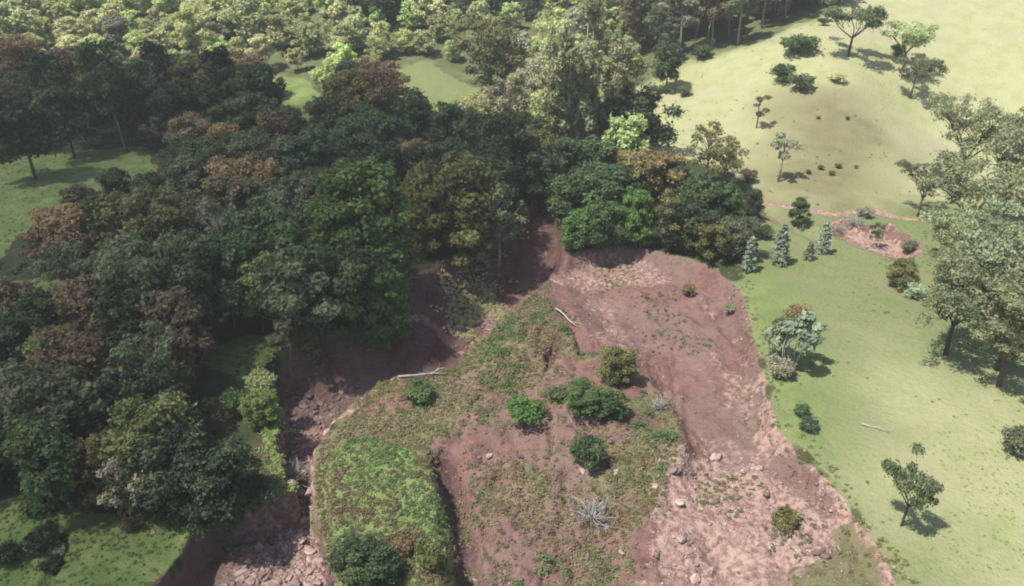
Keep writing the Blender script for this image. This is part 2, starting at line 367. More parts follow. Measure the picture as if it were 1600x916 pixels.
def k_tall(seed, H=16.0):                       # pale-stemmed, high open crown
    g = np.random.default_rng(seed); lv = Leaves(g); wd = Wood(g)
    top = np.array([g.normal() * 1.2, g.normal() * 1.0, H * .88]); m = np.array([g.normal() * .5, g.normal() * .5, H * .45])
    wd.tube([(0, 0, -.4), m * .5 + g.normal(size=3) * .1, m, (m + top) / 2 + g.normal(size=3) * .25, top], H * .0135, H * .004, 7)
    for i in range(24):
        z = .42 + .56 * (i + g.random()) / 24; an = i * 2.4 + g.normal() * .5
        rr = 3.3 * math.sqrt(g.uniform(.1, 1)) * (1.1 - .6 * abs(z - .65) / .35)
        c = np.array([math.cos(an) * rr, math.sin(an) * rr, z * H]); c[:2] += (m + (top - m) * np.clip((z - .45) / .45, 0, 1))[:2]
        r = g.uniform(.75, 1.35); lv.clump(c, (r, r, r * .75), int(280 * r * r), .26, tip=max(.001, (z - .5)))
        st = m + (top - m) * np.clip((z - .55) / .45, 0, .97); wd.limb(st, c, H * .0055, H * .0014)
    return wd.mesh("trunk", PALEBARK), lv.mesh("crown"), H
def k_euc(seed, H=24.0):                         # old eucalyptus: several rising stems, drooping thin foliage
    g = np.random.default_rng(seed); lv = Leaves(g); wd = Wood(g); lv.long = 2.2
    wd.tube([(0, 0, -.5), (.1, 0, H * .12), (0, .1, H * .24)], .55, .42, 8)
    for k in range(11):
        an = k * 2.4 + g.normal() * .3; sp = g.uniform(1.5, 6.2); hh = H * g.uniform(.62, .98)
        e = np.array([math.cos(an) * sp, math.sin(an) * sp, hh]); s0 = np.array([0, 0, H * g.uniform(.1, .24)])
        pts = [s0 + (e - s0) * t + np.array([math.cos(an), math.sin(an), 0]) * sp * .22 * math.sin(math.pi * t) for t in np.linspace(0, 1, 7)]
        wd.tube(pts, .24, .05, 6)
        for j in range(9):
            t = g.uniform(.30, 1.0); q = np.array(pts[0]) + (e - np.array(pts[0])) * t + np.array([math.cos(an), math.sin(an), 0]) * sp * .22 * math.sin(math.pi * t)
            c = q + g.normal(size=3) * np.array([1.3, 1.3, .8]); r = g.uniform(.7, 1.35)
            wd.limb(q, c, .05, .015)
            for d in range(3):
                cc = c + np.array([g.normal() * .5, g.normal() * .5, -d * r * .75]); lv.clump(cc, (r * .75, r * .75, r), int(90 * r), .28, up=0, fill=.6, tip=.05 if t > .8 else .0)
    for k in range(10):                          # low skirt of foliage
        an = g.uniform(0, 6.3); rr = g.uniform(1.5, 4.2); z = H * g.uniform(.14, .4)
        c = np.array([math.cos(an) * rr, math.sin(an) * rr, z]); lv.clump(c, (1.2, 1.2, 1.4), 110, .36, up=0, fill=.6); wd.limb((0, 0, z * .8), c, .05, .015)
    return wd.mesh("trunk", PALEBARK), lv.mesh("crown"), H
def k_open(seed, H=7.0, W=4.2, lay=20, n=300, leaf=.2, cr=(.16, .32)):   # spreading pasture tree, layered crown with gaps
    g = np.random.default_rng(seed); lv = Leaves(g); wd = Wood(g)
    f = np.array([g.normal() * .3, g.normal() * .3, H * .35]); wd.tube([(0, 0, -.3), f * .5 + g.normal(size=3) * .08, f], H * .03, H * .022, 7)
    arms = []
    for k in range(5):
        an = k * 1.257 + g.normal() * .35; e = f + np.array([math.cos(an) * W * g.uniform(.5, .85), math.sin(an) * W * g.uniform(.5, .85), H * g.uniform(.25, .52)])
        wd.limb(f, e, H * .014, H * .005, .15, 6); arms.append(e)
    for i in range(lay):
        e = arms[i % 5]; t = g.uniform(.5, 1.25); c = f + (e - f) * t + g.normal(size=3) * np.array([W * .2, W * .2, H * .07]); c[2] = min(c[2] + H * .1, H * .95)
        r = W * g.uniform(*cr); lv.clump(c, (r, r, r * .55), int(n * (r / (W * np.mean(cr))) ** 2), leaf, fill=.6, tip=.001)
        wd.limb(f + (e - f) * min(t, .9) * .8, c, H * .006, H * .002)
    return wd.mesh("trunk", BARK), lv.mesh("crown"), H
def k_shrub(seed, H=2.0, W=1.3, cl=12, n=300, leaf=.12):
    g = np.random.default_rng(seed); lv = Leaves(g); wd = Wood(g)
    for i in range(cl):
        an = i * 2.4; rr = W * math.sqrt(g.random()) * .7; z = H * g.uniform(.28, .8) * (1.1 - .4 * rr / W)
        c = np.array([math.cos(an) * rr, math.sin(an) * rr, z]); r = W * g.uniform(.3, .5)
        lv.clump(c, (r, r, r * .8), int(n * g.uniform(.7, 1.2)), leaf, tip=max(.001, z / H - .3)); wd.limb((g.normal() * .05, g.normal() * .05, -.1), c, .03 * H / 2, .01)
    return wd.mesh("trunk", BARK), lv.mesh("crown"), H
def k_conifer(seed, H=4.2):
    g = np.random.default_rng(seed); lv = Leaves(g); wd = Wood(g); lv.long = 2.0
    wd.tube([(0, 0, -.2), (g.normal() * .05, g.normal() * .05, H * .5), (0, 0, H * .97)], .07, .012, 6)
    for i in range(44):
        z = .08 + .9 * (i + g.random()) / 44; R0 = 1.05 * (1 - z) ** .75 + .06; an = i * 2.4; rr = R0 * g.uniform(.45, 1)
        c = np.array([math.cos(an) * rr, math.sin(an) * rr, z * H - rr * .12]); r = .16 + .22 * (1 - z)
        lv.clump(c, (r, r, r * .8), 34, .15, fill=.6); wd.limb((0, 0, z * H), c, .014, .005)
    return wd.mesh("trunk", PALEBARK), lv.mesh("crown"), H
def k_silver(seed, H=5.0):                       # thin pale stems carrying rosettes of large silvery leaves
    g = np.random.default_rng(seed); lv = Leaves(g); wd = Wood(g); lv.long = 1.6
    for k in range(7):
        an = k * 2.4; sp = g.uniform(.3, 1.5); e = np.array([math.cos(an) * sp, math.sin(an) * sp, H * g.uniform(.55, .95)])
        wd.limb((math.cos(an) * .25, math.sin(an) * .25, -.2), e, .065, .03, .08, 6)
        for j in range(3):
            c = e + g.normal(size=3) * np.array([.4, .4, .25]); lv.clump(c, (.62, .62, .32), 70, .34, fill=.5); wd.limb(e, c, .025, .01)
    return wd.mesh("trunk", DEADWOOD), lv.mesh("crown"), H
def k_sparse(seed, H=6.0, lean=.6, cl=7):        # bare leaning stem with a few tufts
    g = np.random.default_rng(seed); lv = Leaves(g); wd = Wood(g)
    top = np.array([lean, g.normal() * .3, H * .9]); wd.tube([(0, 0, -.3), top * .35 + g.normal(size=3) * .1, top * .7 + g.normal(size=3) * .12, top], .15, .05, 7)
    for i in range(cl):
        z = g.uniform(.4, 1.0); an = i * 2.4; rr = g.uniform(.3, 1.3); c = top * z + np.array([math.cos(an) * rr, math.sin(an) * rr, .3])
        r = g.uniform(.45, .8); lv.clump(c, (r, r, r * .55), 120, .24, fill=.6); wd.limb(top * z * .85, c, .05, .015)
    return wd.mesh("trunk", PALEBARK), lv.mesh("crown"), H
def k_dead(seed, H=2.6, W=2.4, n=34):            # a fallen or dead bush: only grey branches
    g = np.random.default_rng(seed); wd = Wood(g)
    for i in range(n):
        an = i * 2.4 + g.normal() * .3; el = g.uniform(.05, 1.25); L = W * g.uniform(.6, 1.15)
        e = np.array([math.cos(an) * math.cos(el) * L, math.sin(an) * math.cos(el) * L, math.sin(el) * L * H / W * .8 + .1])
        wd.limb((g.normal() * .15, g.normal() * .15, .05), e, .055, .012, .12, 5)
        for j in range(4):
            s0 = e * g.uniform(.4, .85); wd.limb(s0, s0 + g.normal(size=3) * .38 + np.array([0, 0, .1]), .02, .007, .1, 3, 4)
    return wd.mesh("branches", DEADWOOD), None, H

KINDS = {}
def kind(name, fn, seeds, **k): KINDS[name] = [fn(s, **k) for s in seeds]
kind('broad', k_broad, (1, 2, 3, 4, 5, 6, 7))
kind('dense', k_broad, (11, 12, 13, 14, 15), H=9.0, W=4.0, cl=58, n=430, leaf=.23, low=.12)
kind('green', k_broad, (21, 22), H=14.0, W=3.9, cl=84, n=380, leaf=.25, low=.08, cone=.35)
kind('airy', k_broad, (31, 32, 33, 34), H=11.0, W=3.6, cl=36, n=300, leaf=.24, low=.35, bark=PALEBARK, airy=1)
kind('far', k_broad, (41, 42, 43, 44, 45, 46), H=8.5, W=3.4, cl=34, n=190, leaf=.36, low=.15)
kind('tall', k_tall, (51, 52, 53, 54))
kind('euc', k_euc, (61,))
kind('open', k_open, (71, 72, 73))
kind('grand', k_open, (75, 76, 77), H=11.0, W=6.2, lay=80, n=125, leaf=.19, cr=(.09, .22))
kind('shrub', k_shrub, (81, 82, 83))
kind('conifer', k_conifer, (91, 92))
kind('silver', k_silver, (95, 96))
kind('sparse', k_sparse, (97, 98, 99))
kind('dead', k_dead, (101, 102))
TREE_NAME = dict(broad='broadleaf_tree', dense='broadleaf_tree', green='broadleaf_tree', airy='slender_tree', far='forest_tree', tall='pale_stemmed_tree', euc='eucalyptus_tree', open='pasture_tree',
                 grand='spreading_tree', shrub='shrub', conifer='young_conifer', silver='silver_leaved_shrub', sparse='leaning_tree', dead='dead_bush')
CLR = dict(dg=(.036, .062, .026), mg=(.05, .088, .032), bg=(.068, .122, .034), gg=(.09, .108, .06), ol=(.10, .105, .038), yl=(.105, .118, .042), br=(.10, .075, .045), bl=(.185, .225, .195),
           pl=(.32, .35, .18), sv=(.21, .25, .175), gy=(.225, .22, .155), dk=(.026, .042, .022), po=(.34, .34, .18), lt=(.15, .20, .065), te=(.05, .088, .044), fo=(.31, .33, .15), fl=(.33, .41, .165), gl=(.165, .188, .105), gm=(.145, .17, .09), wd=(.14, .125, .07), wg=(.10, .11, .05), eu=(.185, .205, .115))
RND = random.Random(5)
def plant(k, p, H, label, clr='mg', rust=0.0, wide=1.0, group=None, var=None, cat=None, vary=.12):
    vs = KINDS[k]; wood, crown, h0 = vs[(RND.randrange(len(vs)) if var is None else var % len(vs))]
    root = bpy.data.objects.new(TREE_NAME[k], None); COL.objects.link(root)
    s = H / h0; root.location = p; root.rotation_euler = (0, 0, RND.uniform(0, 6.28)); q_ = RND.uniform(.9, 1.1); root.scale = (s * wide * q_, s * wide / q_, s)
    root.empty_display_size = .3
    tag(root, label, cat or ('shrub' if k in ('shrub', 'silver') else 'bush' if k == 'dead' else 'tree'), group)
    link("branches" if crown is None else "trunk", wood, root)
    if crown:
        c = link("crown", crown, root); b = np.array(CLR[clr]) * (1 + vary * RND.uniform(-1.3, 1.3)) * (1 + .05 * np.array([RND.uniform(-1, 1) for _ in range(3)])); c.color = (*b, 1 - rust)
    return root
def tree(k, u, v, H, label, clr='mg', **kw):     # u, v: where its top shows; the foot is found on the ground below
    return plant(k, at(u, v, H * .93), H, label, clr, **kw)
def foot(k, u, v, H, label, clr='mg', **kw):     # u, v: where its foot stands
    return plant(k, at(u, v), H, label, clr, **kw)
#@@LAND
# ------------------------------------------------------------------ thin haze in the valley air
hm, hN, hL = newmat("haze"); pv = hN.new("ShaderNodeVolumePrincipled"); pv.inputs['Color'].default_value = (1, .98, .93, 1); pv.inputs['Density'].default_value = .00042; pv.inputs['Anisotropy'].default_value = .2
ho = hN.new("ShaderNodeOutputMaterial"); hL.new(pv.outputs[0], ho.inputs['Volume'])
HB = np.array([(a, b, c) for a in (-950, 950) for b in (-90, 820) for c in (-12, 175)], float)
tag(link("haze", make_mesh("haze", HB, [(0, 1, 3, 2), (4, 6, 7, 5), (0, 4, 5, 1), (2, 3, 7, 6), (0, 2, 6, 4), (1, 5, 7, 3)], hm)), kind='stuff')
# ------------------------------------------------------------------ the ground sheet
ys = np.concatenate([np.arange(-70, 20, 4.0), 20 * 1.0062 ** np.arange(0, 600)]); ys = ys[ys < 800]
ts = np.linspace(-1, 1, 800)
Y = np.repeat(ys, len(ts)).reshape(len(ys), -1); X = ts[None, :] * (1.12 * np.maximum(Y, 25) + 16)
Z = height(X.ravel(), Y.ravel()).reshape(X.shape)
x, y = X.ravel(), Y.ravel()
n2, n5 = fbm(x, y, 2.2, 3, 71), fbm(x, y, 9, 3, 73)
GR = [B((-60,262),(60,243),(225,228),(245,262),(235,292),(120,305),(60,345),(0,402),(-60,430)),
      B((-60,440),(90,436),(135,462),(60,485),(-60,490)),
      B((308,556),(372,528),(520,505),(520,522),(430,548),(402,600),(436,645),(430,700),(398,650),(372,600),(340,580)),
      B((-60,800),(60,770),(150,800),(330,795),(350,800),(290,860),(240,940),(215,1000),(-60,1000)),
      B((605,122),(655,98),(748,142),(765,188),(690,186),(632,156)),
      B((826,120),(850,140),(845,190),(826,200)),
      B((420,118),(480,128),(520,180),(470,190),(430,150))]
FORESTR = B((830,205),(960,205),(1040,240),(1150,270),(1190,310),(1180,345),(1150,395),(1050,385),(960,380),(890,395),(880,340),(840,300))
hp = B((952,262),(985,215),(972,160),(1010,128),(1080,96),(1200,64),(1312,14))
HILL = np.vstack([hp, [(150, 330), (900, 420), (900, 100), (150, 98)], B((1440,315),(1300,318),(1180,318),(1080,285),(1010,275))])
pp = B((1190,335),(1150,392),(1160,462),(1178,530),(1196,590),(1212,670),(1290,742),(1335,800),(1385,870),(1420,960))
PAST = np.vstack([pp, [(20, -70), (400, -70), (400, 96), (150, 100)], B((1440,318),(1300,320),(1200,315))])
gu, sl_, mo = sd(GULLY, x, y) + .75 * fbm(x, y, 4.5, 3, 23) + .38 * fbm(x, y, 1.3, 2, 25), sd(SLIDE, x, y), sd(MOUND, x, y); bk = sd(BLOCK, x, y); dbs = sd(DEBRIS, x, y)
W01 = lambda d, k=1.0, nz=.6: sm(.5 + (d + nz * n2) / k)
grass = W01(sd(HILL, x, y), 2.0, 1.0); past = np.maximum(W01(sd(PAST, x, y), 2.0, .8), W01(sd(B((1185,300),(1230,285),(1460,285),(1460,350),(1300,350),(1200,340)), x, y), 2.0, .8))
dry = np.maximum(W01(sd(HILL, x, y), 8, 2), past * .75 * sm((x - 20 + 4 * n5) / 14) * sm((74 - y + 6 * n5) / 26))
lush = np.zeros_like(x)
for i, q in enumerate(GR):
    gq = W01(sd(q, x, y), 1.5, .8); grass = np.maximum(grass, gq)
    if i not in (4, 5): lush = np.maximum(lush, gq)
    else: lush = np.maximum(lush, .35 * gq)
grass = np.maximum(np.maximum(grass, past), np.maximum(W01(mo, 2), W01(bk, 1)))
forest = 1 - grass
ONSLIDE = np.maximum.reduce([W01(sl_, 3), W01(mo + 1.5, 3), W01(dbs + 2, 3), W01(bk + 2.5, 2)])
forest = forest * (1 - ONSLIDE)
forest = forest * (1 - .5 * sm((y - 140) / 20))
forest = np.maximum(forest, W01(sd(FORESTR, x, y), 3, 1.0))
lush = np.maximum(lush, W01(bk - .3, 1.8, 1.1) * .8); lush = np.maximum(lush, .75 * sm((1 - dl(pp[2:6], x, y, 30) / 9)) * past)
weed = ONSLIDE * (1 - W01(bk, .8, .4)) * (1 - past * (1 - W01(sl_, 1))); weed = np.maximum(weed, W01(sd(SLUMP, x, y), 1) * .9)
PATCH = [B((940,395),(985,392),(1000,425),(950,430)), B((1000,505),(1050,490),(1110,510),(1060,530),(1010,525)), B((1010,440),(1050,440),(1050,475),(1015,470)), B((1010,690),(1050,690),(1040,800),(990,800)),
         B((1190,800),(1240,800),(1240,830),(1195,830)), B((1110,735),(1170,730),(1160,760),(1110,765))]
patch = np.zeros_like(x)
for q in PATCH: patch = np.maximum(patch, W01(sd(q, x, y) + 1.6 * n5, 3.5, 2.2))
soil = np.maximum(W01(gu, .6, .3), W01(sl_, .5, .25)) * (1 - .9 * W01(sd(SLUMP, x, y), .8))
soil = np.maximum(soil, W01(dbs, 4, 3) * .8) * (1 - .3 * patch)
near = np.where((np.abs(x) < 130) & (y < 130), 1, 0)
line = lambda l, wd: sm(1.2 - dl(l, x, y) / wd + n2 * .25)
soil = np.maximum.reduce([soil, line(TRENCH, 1.1), line(CRACK, .7), W01(sd(HOLLOW, x, y), .5, .2), W01(sd(BANK, x, y) + 2.2 * n5, 2.0, 1.2), line(BANK2, 1.3) * .85 * sm(.6 + n5 * 1.2), line(BROOK, .7) * .7 * sm(.6 + n5 * 1.2)])
soil = soil * (1 - W01(bk - .2, 1.0, .7) * (1 - line(TRENCH, 1.0)))
soil = np.maximum(soil, .85 * sm(.62 - 2.0 * fbm(x, y, 5, 4, 81) + n2 * .35) * W01(mo, 2) * (1 - W01(bk, .8, .4)))
PALE = B((1000,690),(1190,690),(1290,742),(1340,800),(1310,860),(1240,890),(1260,985),(990,985),(1010,800))
PALE2 = B((960,384),(1050,400),(1060,430),(1000,432),(900,440),(850,440),(890,400))
pale = np.maximum(.62 * W01(sd(PALE, x, y), 4, 2), .5 * W01(sd(PALE2, x, y), 2, 1))
pale = np.maximum(pale, .75 * sm(1.2 - dl(pp[4:10], x, y) / 1.3 + n2 * .6)); pale = np.maximum(pale, W01(sd(BANK, x, y) + 2.2 * n5, 2, 1.2) * (.35 + .4 * sm(.5 + n2))); pale = np.maximum(pale, line(BANK2, 1.3) * .7)
pale = np.maximum(pale, .55 * sm(1.2 - dl(B((500,790),(492,722),(520,665),(565,628),(620,592)), x, y) / 1.4))
pale = np.maximum(pale, .5 * W01(sd(BZ(-4.0, (468,790),(505,795),(524,850),(530,985),(330,985),(392,885)), x, y), 2, .8)); pale = np.maximum(pale, .45 * W01(sd(FLOOR, x, y), 2, .8)); pale = np.maximum(pale, W01(sl_, 2) * .42 * sm((fbm(x * 1.3 + y * .4, y * .35 - x * .1, 3.2, 4, 75) - .05) * 2.2))
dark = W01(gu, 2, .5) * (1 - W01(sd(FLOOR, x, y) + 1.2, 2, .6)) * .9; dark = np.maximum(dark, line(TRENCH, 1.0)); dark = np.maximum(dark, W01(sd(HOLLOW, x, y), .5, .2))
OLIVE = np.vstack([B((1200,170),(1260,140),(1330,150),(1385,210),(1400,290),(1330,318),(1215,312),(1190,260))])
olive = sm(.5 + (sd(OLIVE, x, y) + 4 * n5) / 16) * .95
idx = np.arange(X.size).reshape(X.shape)
F = np.stack([idx[:-1, :-1], idx[:-1, 1:], idx[1:, 1:], idx[1:, :-1]], -1).reshape(-1, 4)
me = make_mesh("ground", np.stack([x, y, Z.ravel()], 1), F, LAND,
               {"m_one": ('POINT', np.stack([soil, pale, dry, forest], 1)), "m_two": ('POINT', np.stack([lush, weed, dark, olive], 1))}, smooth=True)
tag(link("ground", me), kind='structure')
#@@CLOUD
# ------------------------------------------------------------------ the cloud high up behind the viewer whose shadow lies over the gully and the near wood
SH = B((-900,120),(-200,132),(120,130),(300,136),(430,146),(560,168),(690,200),(800,218),(846,240),(852,330),(846,395),(790,440),(735,505),(690,570),(560,606),(425,660),(380,750),(325,835),(275,930),(190,1100))
SH = np.vstack([SH, [(-60, -40), (-330, -40)]])
import bmesh
CZ = 900.0
gx_, gy_ = np.meshgrid(np.arange(-420, 40, 3.0), np.arange(-90, 260, 3.0)); cx, cy = gx_.ravel(), gy_.ravel()
cd = sd(SH, cx, cy, 60) + 5 * fbm(cx, cy, 26, 4, 201); cin = cd > -1.5
thick = np.sqrt(np.clip(cd, 0, 60)) * (3.2 + 1.6 * fbm(cx, cy, 30, 4, 203)); thick = np.where(cd <= 0, .05, thick + .05)
offs = np.stack([cx, cy, 0 * cx], 1) + SUN / SUN[2] * CZ
up_ = offs + np.stack([0 * cx, 0 * cx, thick], 1); dn = offs - np.stack([0 * cx, 0 * cx, thick * .35], 1)
nr, nc = gx_.shape; ii = np.arange(cx.size).reshape(nr, nc)
q = np.stack([ii[:-1, :-1], ii[:-1, 1:], ii[1:, 1:], ii[1:, :-1]], -1).reshape(-1, 4); q = q[cin[q].all(1)]
tag(link("cloud", make_mesh("cloud", np.concatenate([up_, dn]), np.concatenate([q, q[:, ::-1] + cx.size]), CLOUD, smooth=True)), kind='structure')
#@@TREES
# ------------------------------------------------------------------ trees told apart one by one (u, v is where the top shows; heights in metres)
# the back of the shaded wood, with bare pale stems over the clearing
W = "pale bare stem over the grass clearing"
tree('tall', 160, 78, 17, "tall dark tree whose leaning pale stem stands at the back edge of the grass clearing", 'dg')
tree('tall', 62, 100, 15, "dark tree on a short pale stem at the far end of the grass clearing", 'dg')
tree('tall', 225, 80, 15, "dark high-crowned tree with a thin pale stem behind the clearing's back edge", 'dg')
tree('tall', 345, 85, 15, "tall dark tree with a forked pale stem near the end of the shaded back row", 'dk')
tree('tall', 110, 85, 15, "dark brownish high-crowned tree between the two pale stems behind the clearing", 'br')
tree('dense', 20, 66, 11, "rust-topped tree at the sunlit forest edge by the picture's border", 'br', rust=.9)
tree('broad', 18, 150, 13, "very dark tree at the picture's border behind the grass clearing", 'dk')
tree('broad', 290, 95, 13, "dark olive tree in the back row where the shade meets sunlit forest", 'ol')
tree('broad', 395, 108, 13, "dark tree ending the shaded back row beside a sunlit grassy gap", 'dg')
tree('broad', 270, 135, 11, "dark rounded tree below the pale stems, deep in the back row shade", 'dk')
tree('broad', 330, 140, 10, "dark tree just behind the rusty-crowned pair of trees", 'dk')
tree('broad', 400, 150, 10, "dark bluish tree under the end of the shaded back row", 'te')
tree('broad', 190, 130, 11, "dark undergrowth tree between pale stems behind the clearing", 'dk')
tree('broad', 90, 145, 11, "dark low tree at the clearing's back edge between two stems", 'dk')
# middle of the wood
tree('dense', 285, 186, 7.5, "low tree with pinkish grey and rusty crown beside the grass clearing", 'gg', rust=.8)
tree('dense', 342, 196, 7.5, "low rusty-crowned tree beside the pinkish grey tree near the clearing", 'br', rust=1)
tree('broad', 305, 222, 9, "dark green tree in front of the pinkish grey tree by the clearing", 'dg')
tree('broad', 268, 250, 7, "dark small tree at the front corner of the grass clearing", 'dg')
tree('dense', 447, 180, 8, "smooth domed grey-green tree in the middle of the shaded wood", 'gg')
tree('broad', 395, 205, 9, "mid green tree left beside the domed grey-green tree", 'mg')
tree('broad', 480, 212, 10, "bright leafy green tree below the domed grey-green tree", 'te')
tree('broad', 540, 118, 13, "tall olive-brown tree standing at the front edge of the sunlit forest", 'ol', rust=.3)
tree('airy', 590, 112, 13, "tall brown thin-crowned tree beside the small sunlit meadow", 'br', rust=.2)
tree('broad', 515, 160, 10, "dark tree below the olive-brown tall tree", 'dg')
tree('dense', 650, 158, 10, "wide dark green dome just below the small sunlit meadow", 'dg')
tree('broad', 600, 185, 10, "dark green tree next to the wide dome below the meadow", 'te')
tree('dense', 700, 172, 9, "dark dome at the lower tip of the sunlit meadow", 'dg')
tree('airy', 755, 190, 10, "very dark thin tree at the edge of the shade near the gully's head", 'dk')
tree('broad', 800, 190, 11, "very dark tree at the head of the gully under the eucalyptus", 'dk')
tree('broad', 560, 215, 9, "dark green tree behind the bright green spire tree", 'dg')
tree('dense', 652, 222, 7, "small rusty-brown dome behind the large olive tree", 'br', rust=.9)
tree('broad', 600, 240, 9, "dark tree between the rusty dome and the bright green spire", 'dk')
tree('broad', 705, 222, 9, "dark bluish tree behind the large olive tree", 'te')
tree('broad', 765, 232, 9, "dark tree beside the narrow red head of the gully", 'dk')
tree('dense', 372, 256, 9, "large dome flushed rusty orange in the middle of the shaded wood", 'ol', rust=1, wide=1.1)
tree('dense', 470, 276, 7, "small orange-flushed dome next to the large rusty orange one", 'ol', rust=.9)
tree('broad', 425, 300, 9, "grey-green tree under the two orange-flushed domes", 'gg')
tree('airy', 445, 300, 11, "thin grey-green tree with a slanting pale trunk beside the bright green spire", 'gg')
tree('green', 575, 266, 15, "tall bright green leafy spire above the gully's shaded bank", 'bg', wide=1.05)
tree('green', 530, 285, 13, "bright green tree pressed against the tall leafy spire", 'bg')
tree('dense', 722, 248, 11, "large olive-green dome leaning over the gully's shaded wall", 'ol', wide=1.05)
tree('dense', 670, 275, 10, "olive dome pressed against the largest olive tree above the gully", 'ol')
tree('airy', 778, 290, 11, "grey-green tree with hanging foliage over the gully's narrow part", 'gg')
tree('broad', 735, 330, 9, "olive green tree drooping down the gully's shaded wall", 'ol')
tree('dense', 228, 300, 10, "yellow-olive dome in the wood below the grass clearing", 'ol')
tree('dense', 88, 328, 8, "large rusty-brown dome beside the lower grass clearing", 'br', rust=1, wide=1.25)
tree('broad', 112, 298, 7, "dark brown tree behind the large rusty-brown dome", 'br')
tree('broad', 165, 310, 9, "dark green tree between the rusty-brown and the yellow-olive domes", 'dg')
tree('broad', 180, 268, 7, "dark shrubby tree at the lower edge of the grass clearing", 'dg')
tree('broad', 225, 275, 7, "dark low tree behind the yellow-olive dome", 'dk')
tree('airy', 335, 318, 11, "grey-green tall thin tree below the large rusty orange dome", 'gg')
tree('airy', 300, 300, 10, "brown-green thin tree between olive dome and rusty orange dome", 'br')
tree('broad', 395, 335, 11, "mid green tree with rounded lumps in the middle of the wood", 'mg')
tree('broad', 345, 380, 10, "light green rounded tree above the small grass shelf", 'mg')
tree('airy', 235, 385, 12, "grey tree with a forked pale trunk in the heart of the wood", 'gg')
tree('broad', 180, 385, 10, "dull green tree left beside the forked pale trunk", 'gg')
tree('broad', 290, 395, 10, "dark tree next to the forked pale trunk in the wood's heart", 'dk')
tree('broad', 445, 400, 10, "grey-green tree beside the bright green spire above the bank", 'gg')
tree('broad', 485, 385, 11, "green tree with light leaf tips below the bright green spire", 'mg')
tree('broad', 395, 412, 8, "yellow-green leafy tree above the small grass shelf by the bank", 'lt')
tree('broad', 545, 400, 9, "dark green tree at the edge of the gully's shaded wall", 'dg')
tree('green', 590, 420, 9, "bright green leafy tree hanging on the brink of the gully wall", 'bg')
tree('broad', 432, 415, 6, "small dark tree at the back of the grass shelf by the bank", 'dg')
tree('broad', 490, 428, 5.5, "small dark tree above the red cut bank", 'dg')
tree('broad', 325, 425, 7, "dark tree over the back corner of the grass shelf", 'dk')
# the near left of the wood
tree('airy', 105, 385, 8, "grey-green scrubby tree beside the fallen pale log", 'gg')
tree('broad', 60, 470, 8, "dark green bush-like tree below the fallen pale log", 'dg')
tree('broad', 15, 500, 8, "very dark tree at the border below the fallen pale log", 'dk')
tree('broad', 130, 450, 9, "dull brown-green tree in front of the fallen pale log", 'br')
tree('broad', 190, 460, 9, "dark mottled green tree in the near wood", 'dg')
tree('broad', 260, 470, 9, "dark brownish tree in shade behind the grey-flowering crown", 'br')
tree('broad', 270, 455, 8, "dark tree in shade just behind the grass shelf", 'dk')
tree('broad', 75, 525, 7, "small light green tree with a thin stem in the near wood", 'lt')
tree('broad', 130, 535, 9, "dark brownish tree with a smooth crown in the near wood", 'br')
tree('airy', 205, 535, 9, "grey-green tree with whitish leaf tips beside the dark dome", 'gg')
tree('dense', 232, 592, 8.0, "largest dark smooth dome standing over the grass shelf", 'dk', wide=.78)
tree('dense', 275, 662, 6.2, "dark green dome in front of the largest dark dome", 'dk', wide=.8)
tree('broad', 25, 585, 9, "grey-green tree at the border of the near wood", 'gg')
tree('broad', 85, 590, 9, "grey-green leafy tree behind the yellow-olive crown in front", 'gg')
tree('broad', 140, 600, 8, "dark tree tucked between grey-green and yellow-olive crowns", 'dk')
tree('dense', 202, 640, 8, "yellow-olive domed tree nearest the lower grass slope", 'yl', wide=.9)
tree('airy', 135, 690, 6.5, "brownish half-bare tree in front of the yellow-olive dome", 'br', rust=.4)
tree('airy', 195, 715, 6, "grey half-bare tree below the yellow-olive dome", 'gy')
tree('broad', 40, 665, 8, "green tree at the border above the lower grass slope", 'mg')
tree('dense', 270, 680, 7, "dark tree at the top of the lower grass slope", 'dk')
tree('dense', 355, 706, 4.6, "dark green leafy tree on the brink beside the lower gully", 'dg', wide=.85)
tree('dense', 315, 705, 6.0, "dark tree above the lower grass slope near the brink", 'dk')
foot('dense', 412, 668, 3.0, "light green bush on the brink of the red cut bank", 'lt', cat='bush')
foot('shrub', 408, 612, 2.0, "pale green bush on the grass shelf's outer corner", 'pl')
foot('shrub', 372, 645, 2.2, "green bush on the grass shelf beside the dark dome", 'mg')
foot('shrub', 410, 785, 2.0, "dark fern-like bush overhanging the lower gully", 'te')
foot('shrub', 205, 828, 1.0, "small brown bush on the lower grass slope", 'br')
foot('shrub', 70, 860, 1.6, "dark bush beside the crack in the lower grass slope", 'dk')
foot('shrub', 12, 880, 1.6, "dark bush in the lowest corner beside the grass slope", 'dk')
foot('shrub', 60, 800, 1.8, "green bush at the top of the lower grass slope", 'bg')
foot('shrub', 130, 790, 1.5, "grey-green bush under the half-bare trees", 'gg')
foot('shrub', 482, 528, 1.8, "grey-green bush along the rim of the red cut bank", 'gg')
foot('shrub', 430, 540, 1.3, "small grey bush at the corner of the red cut bank", 'gy')
foot('shrub', 595, 548, 2.2, "green bush hanging low on the shaded gully wall", 'bg')
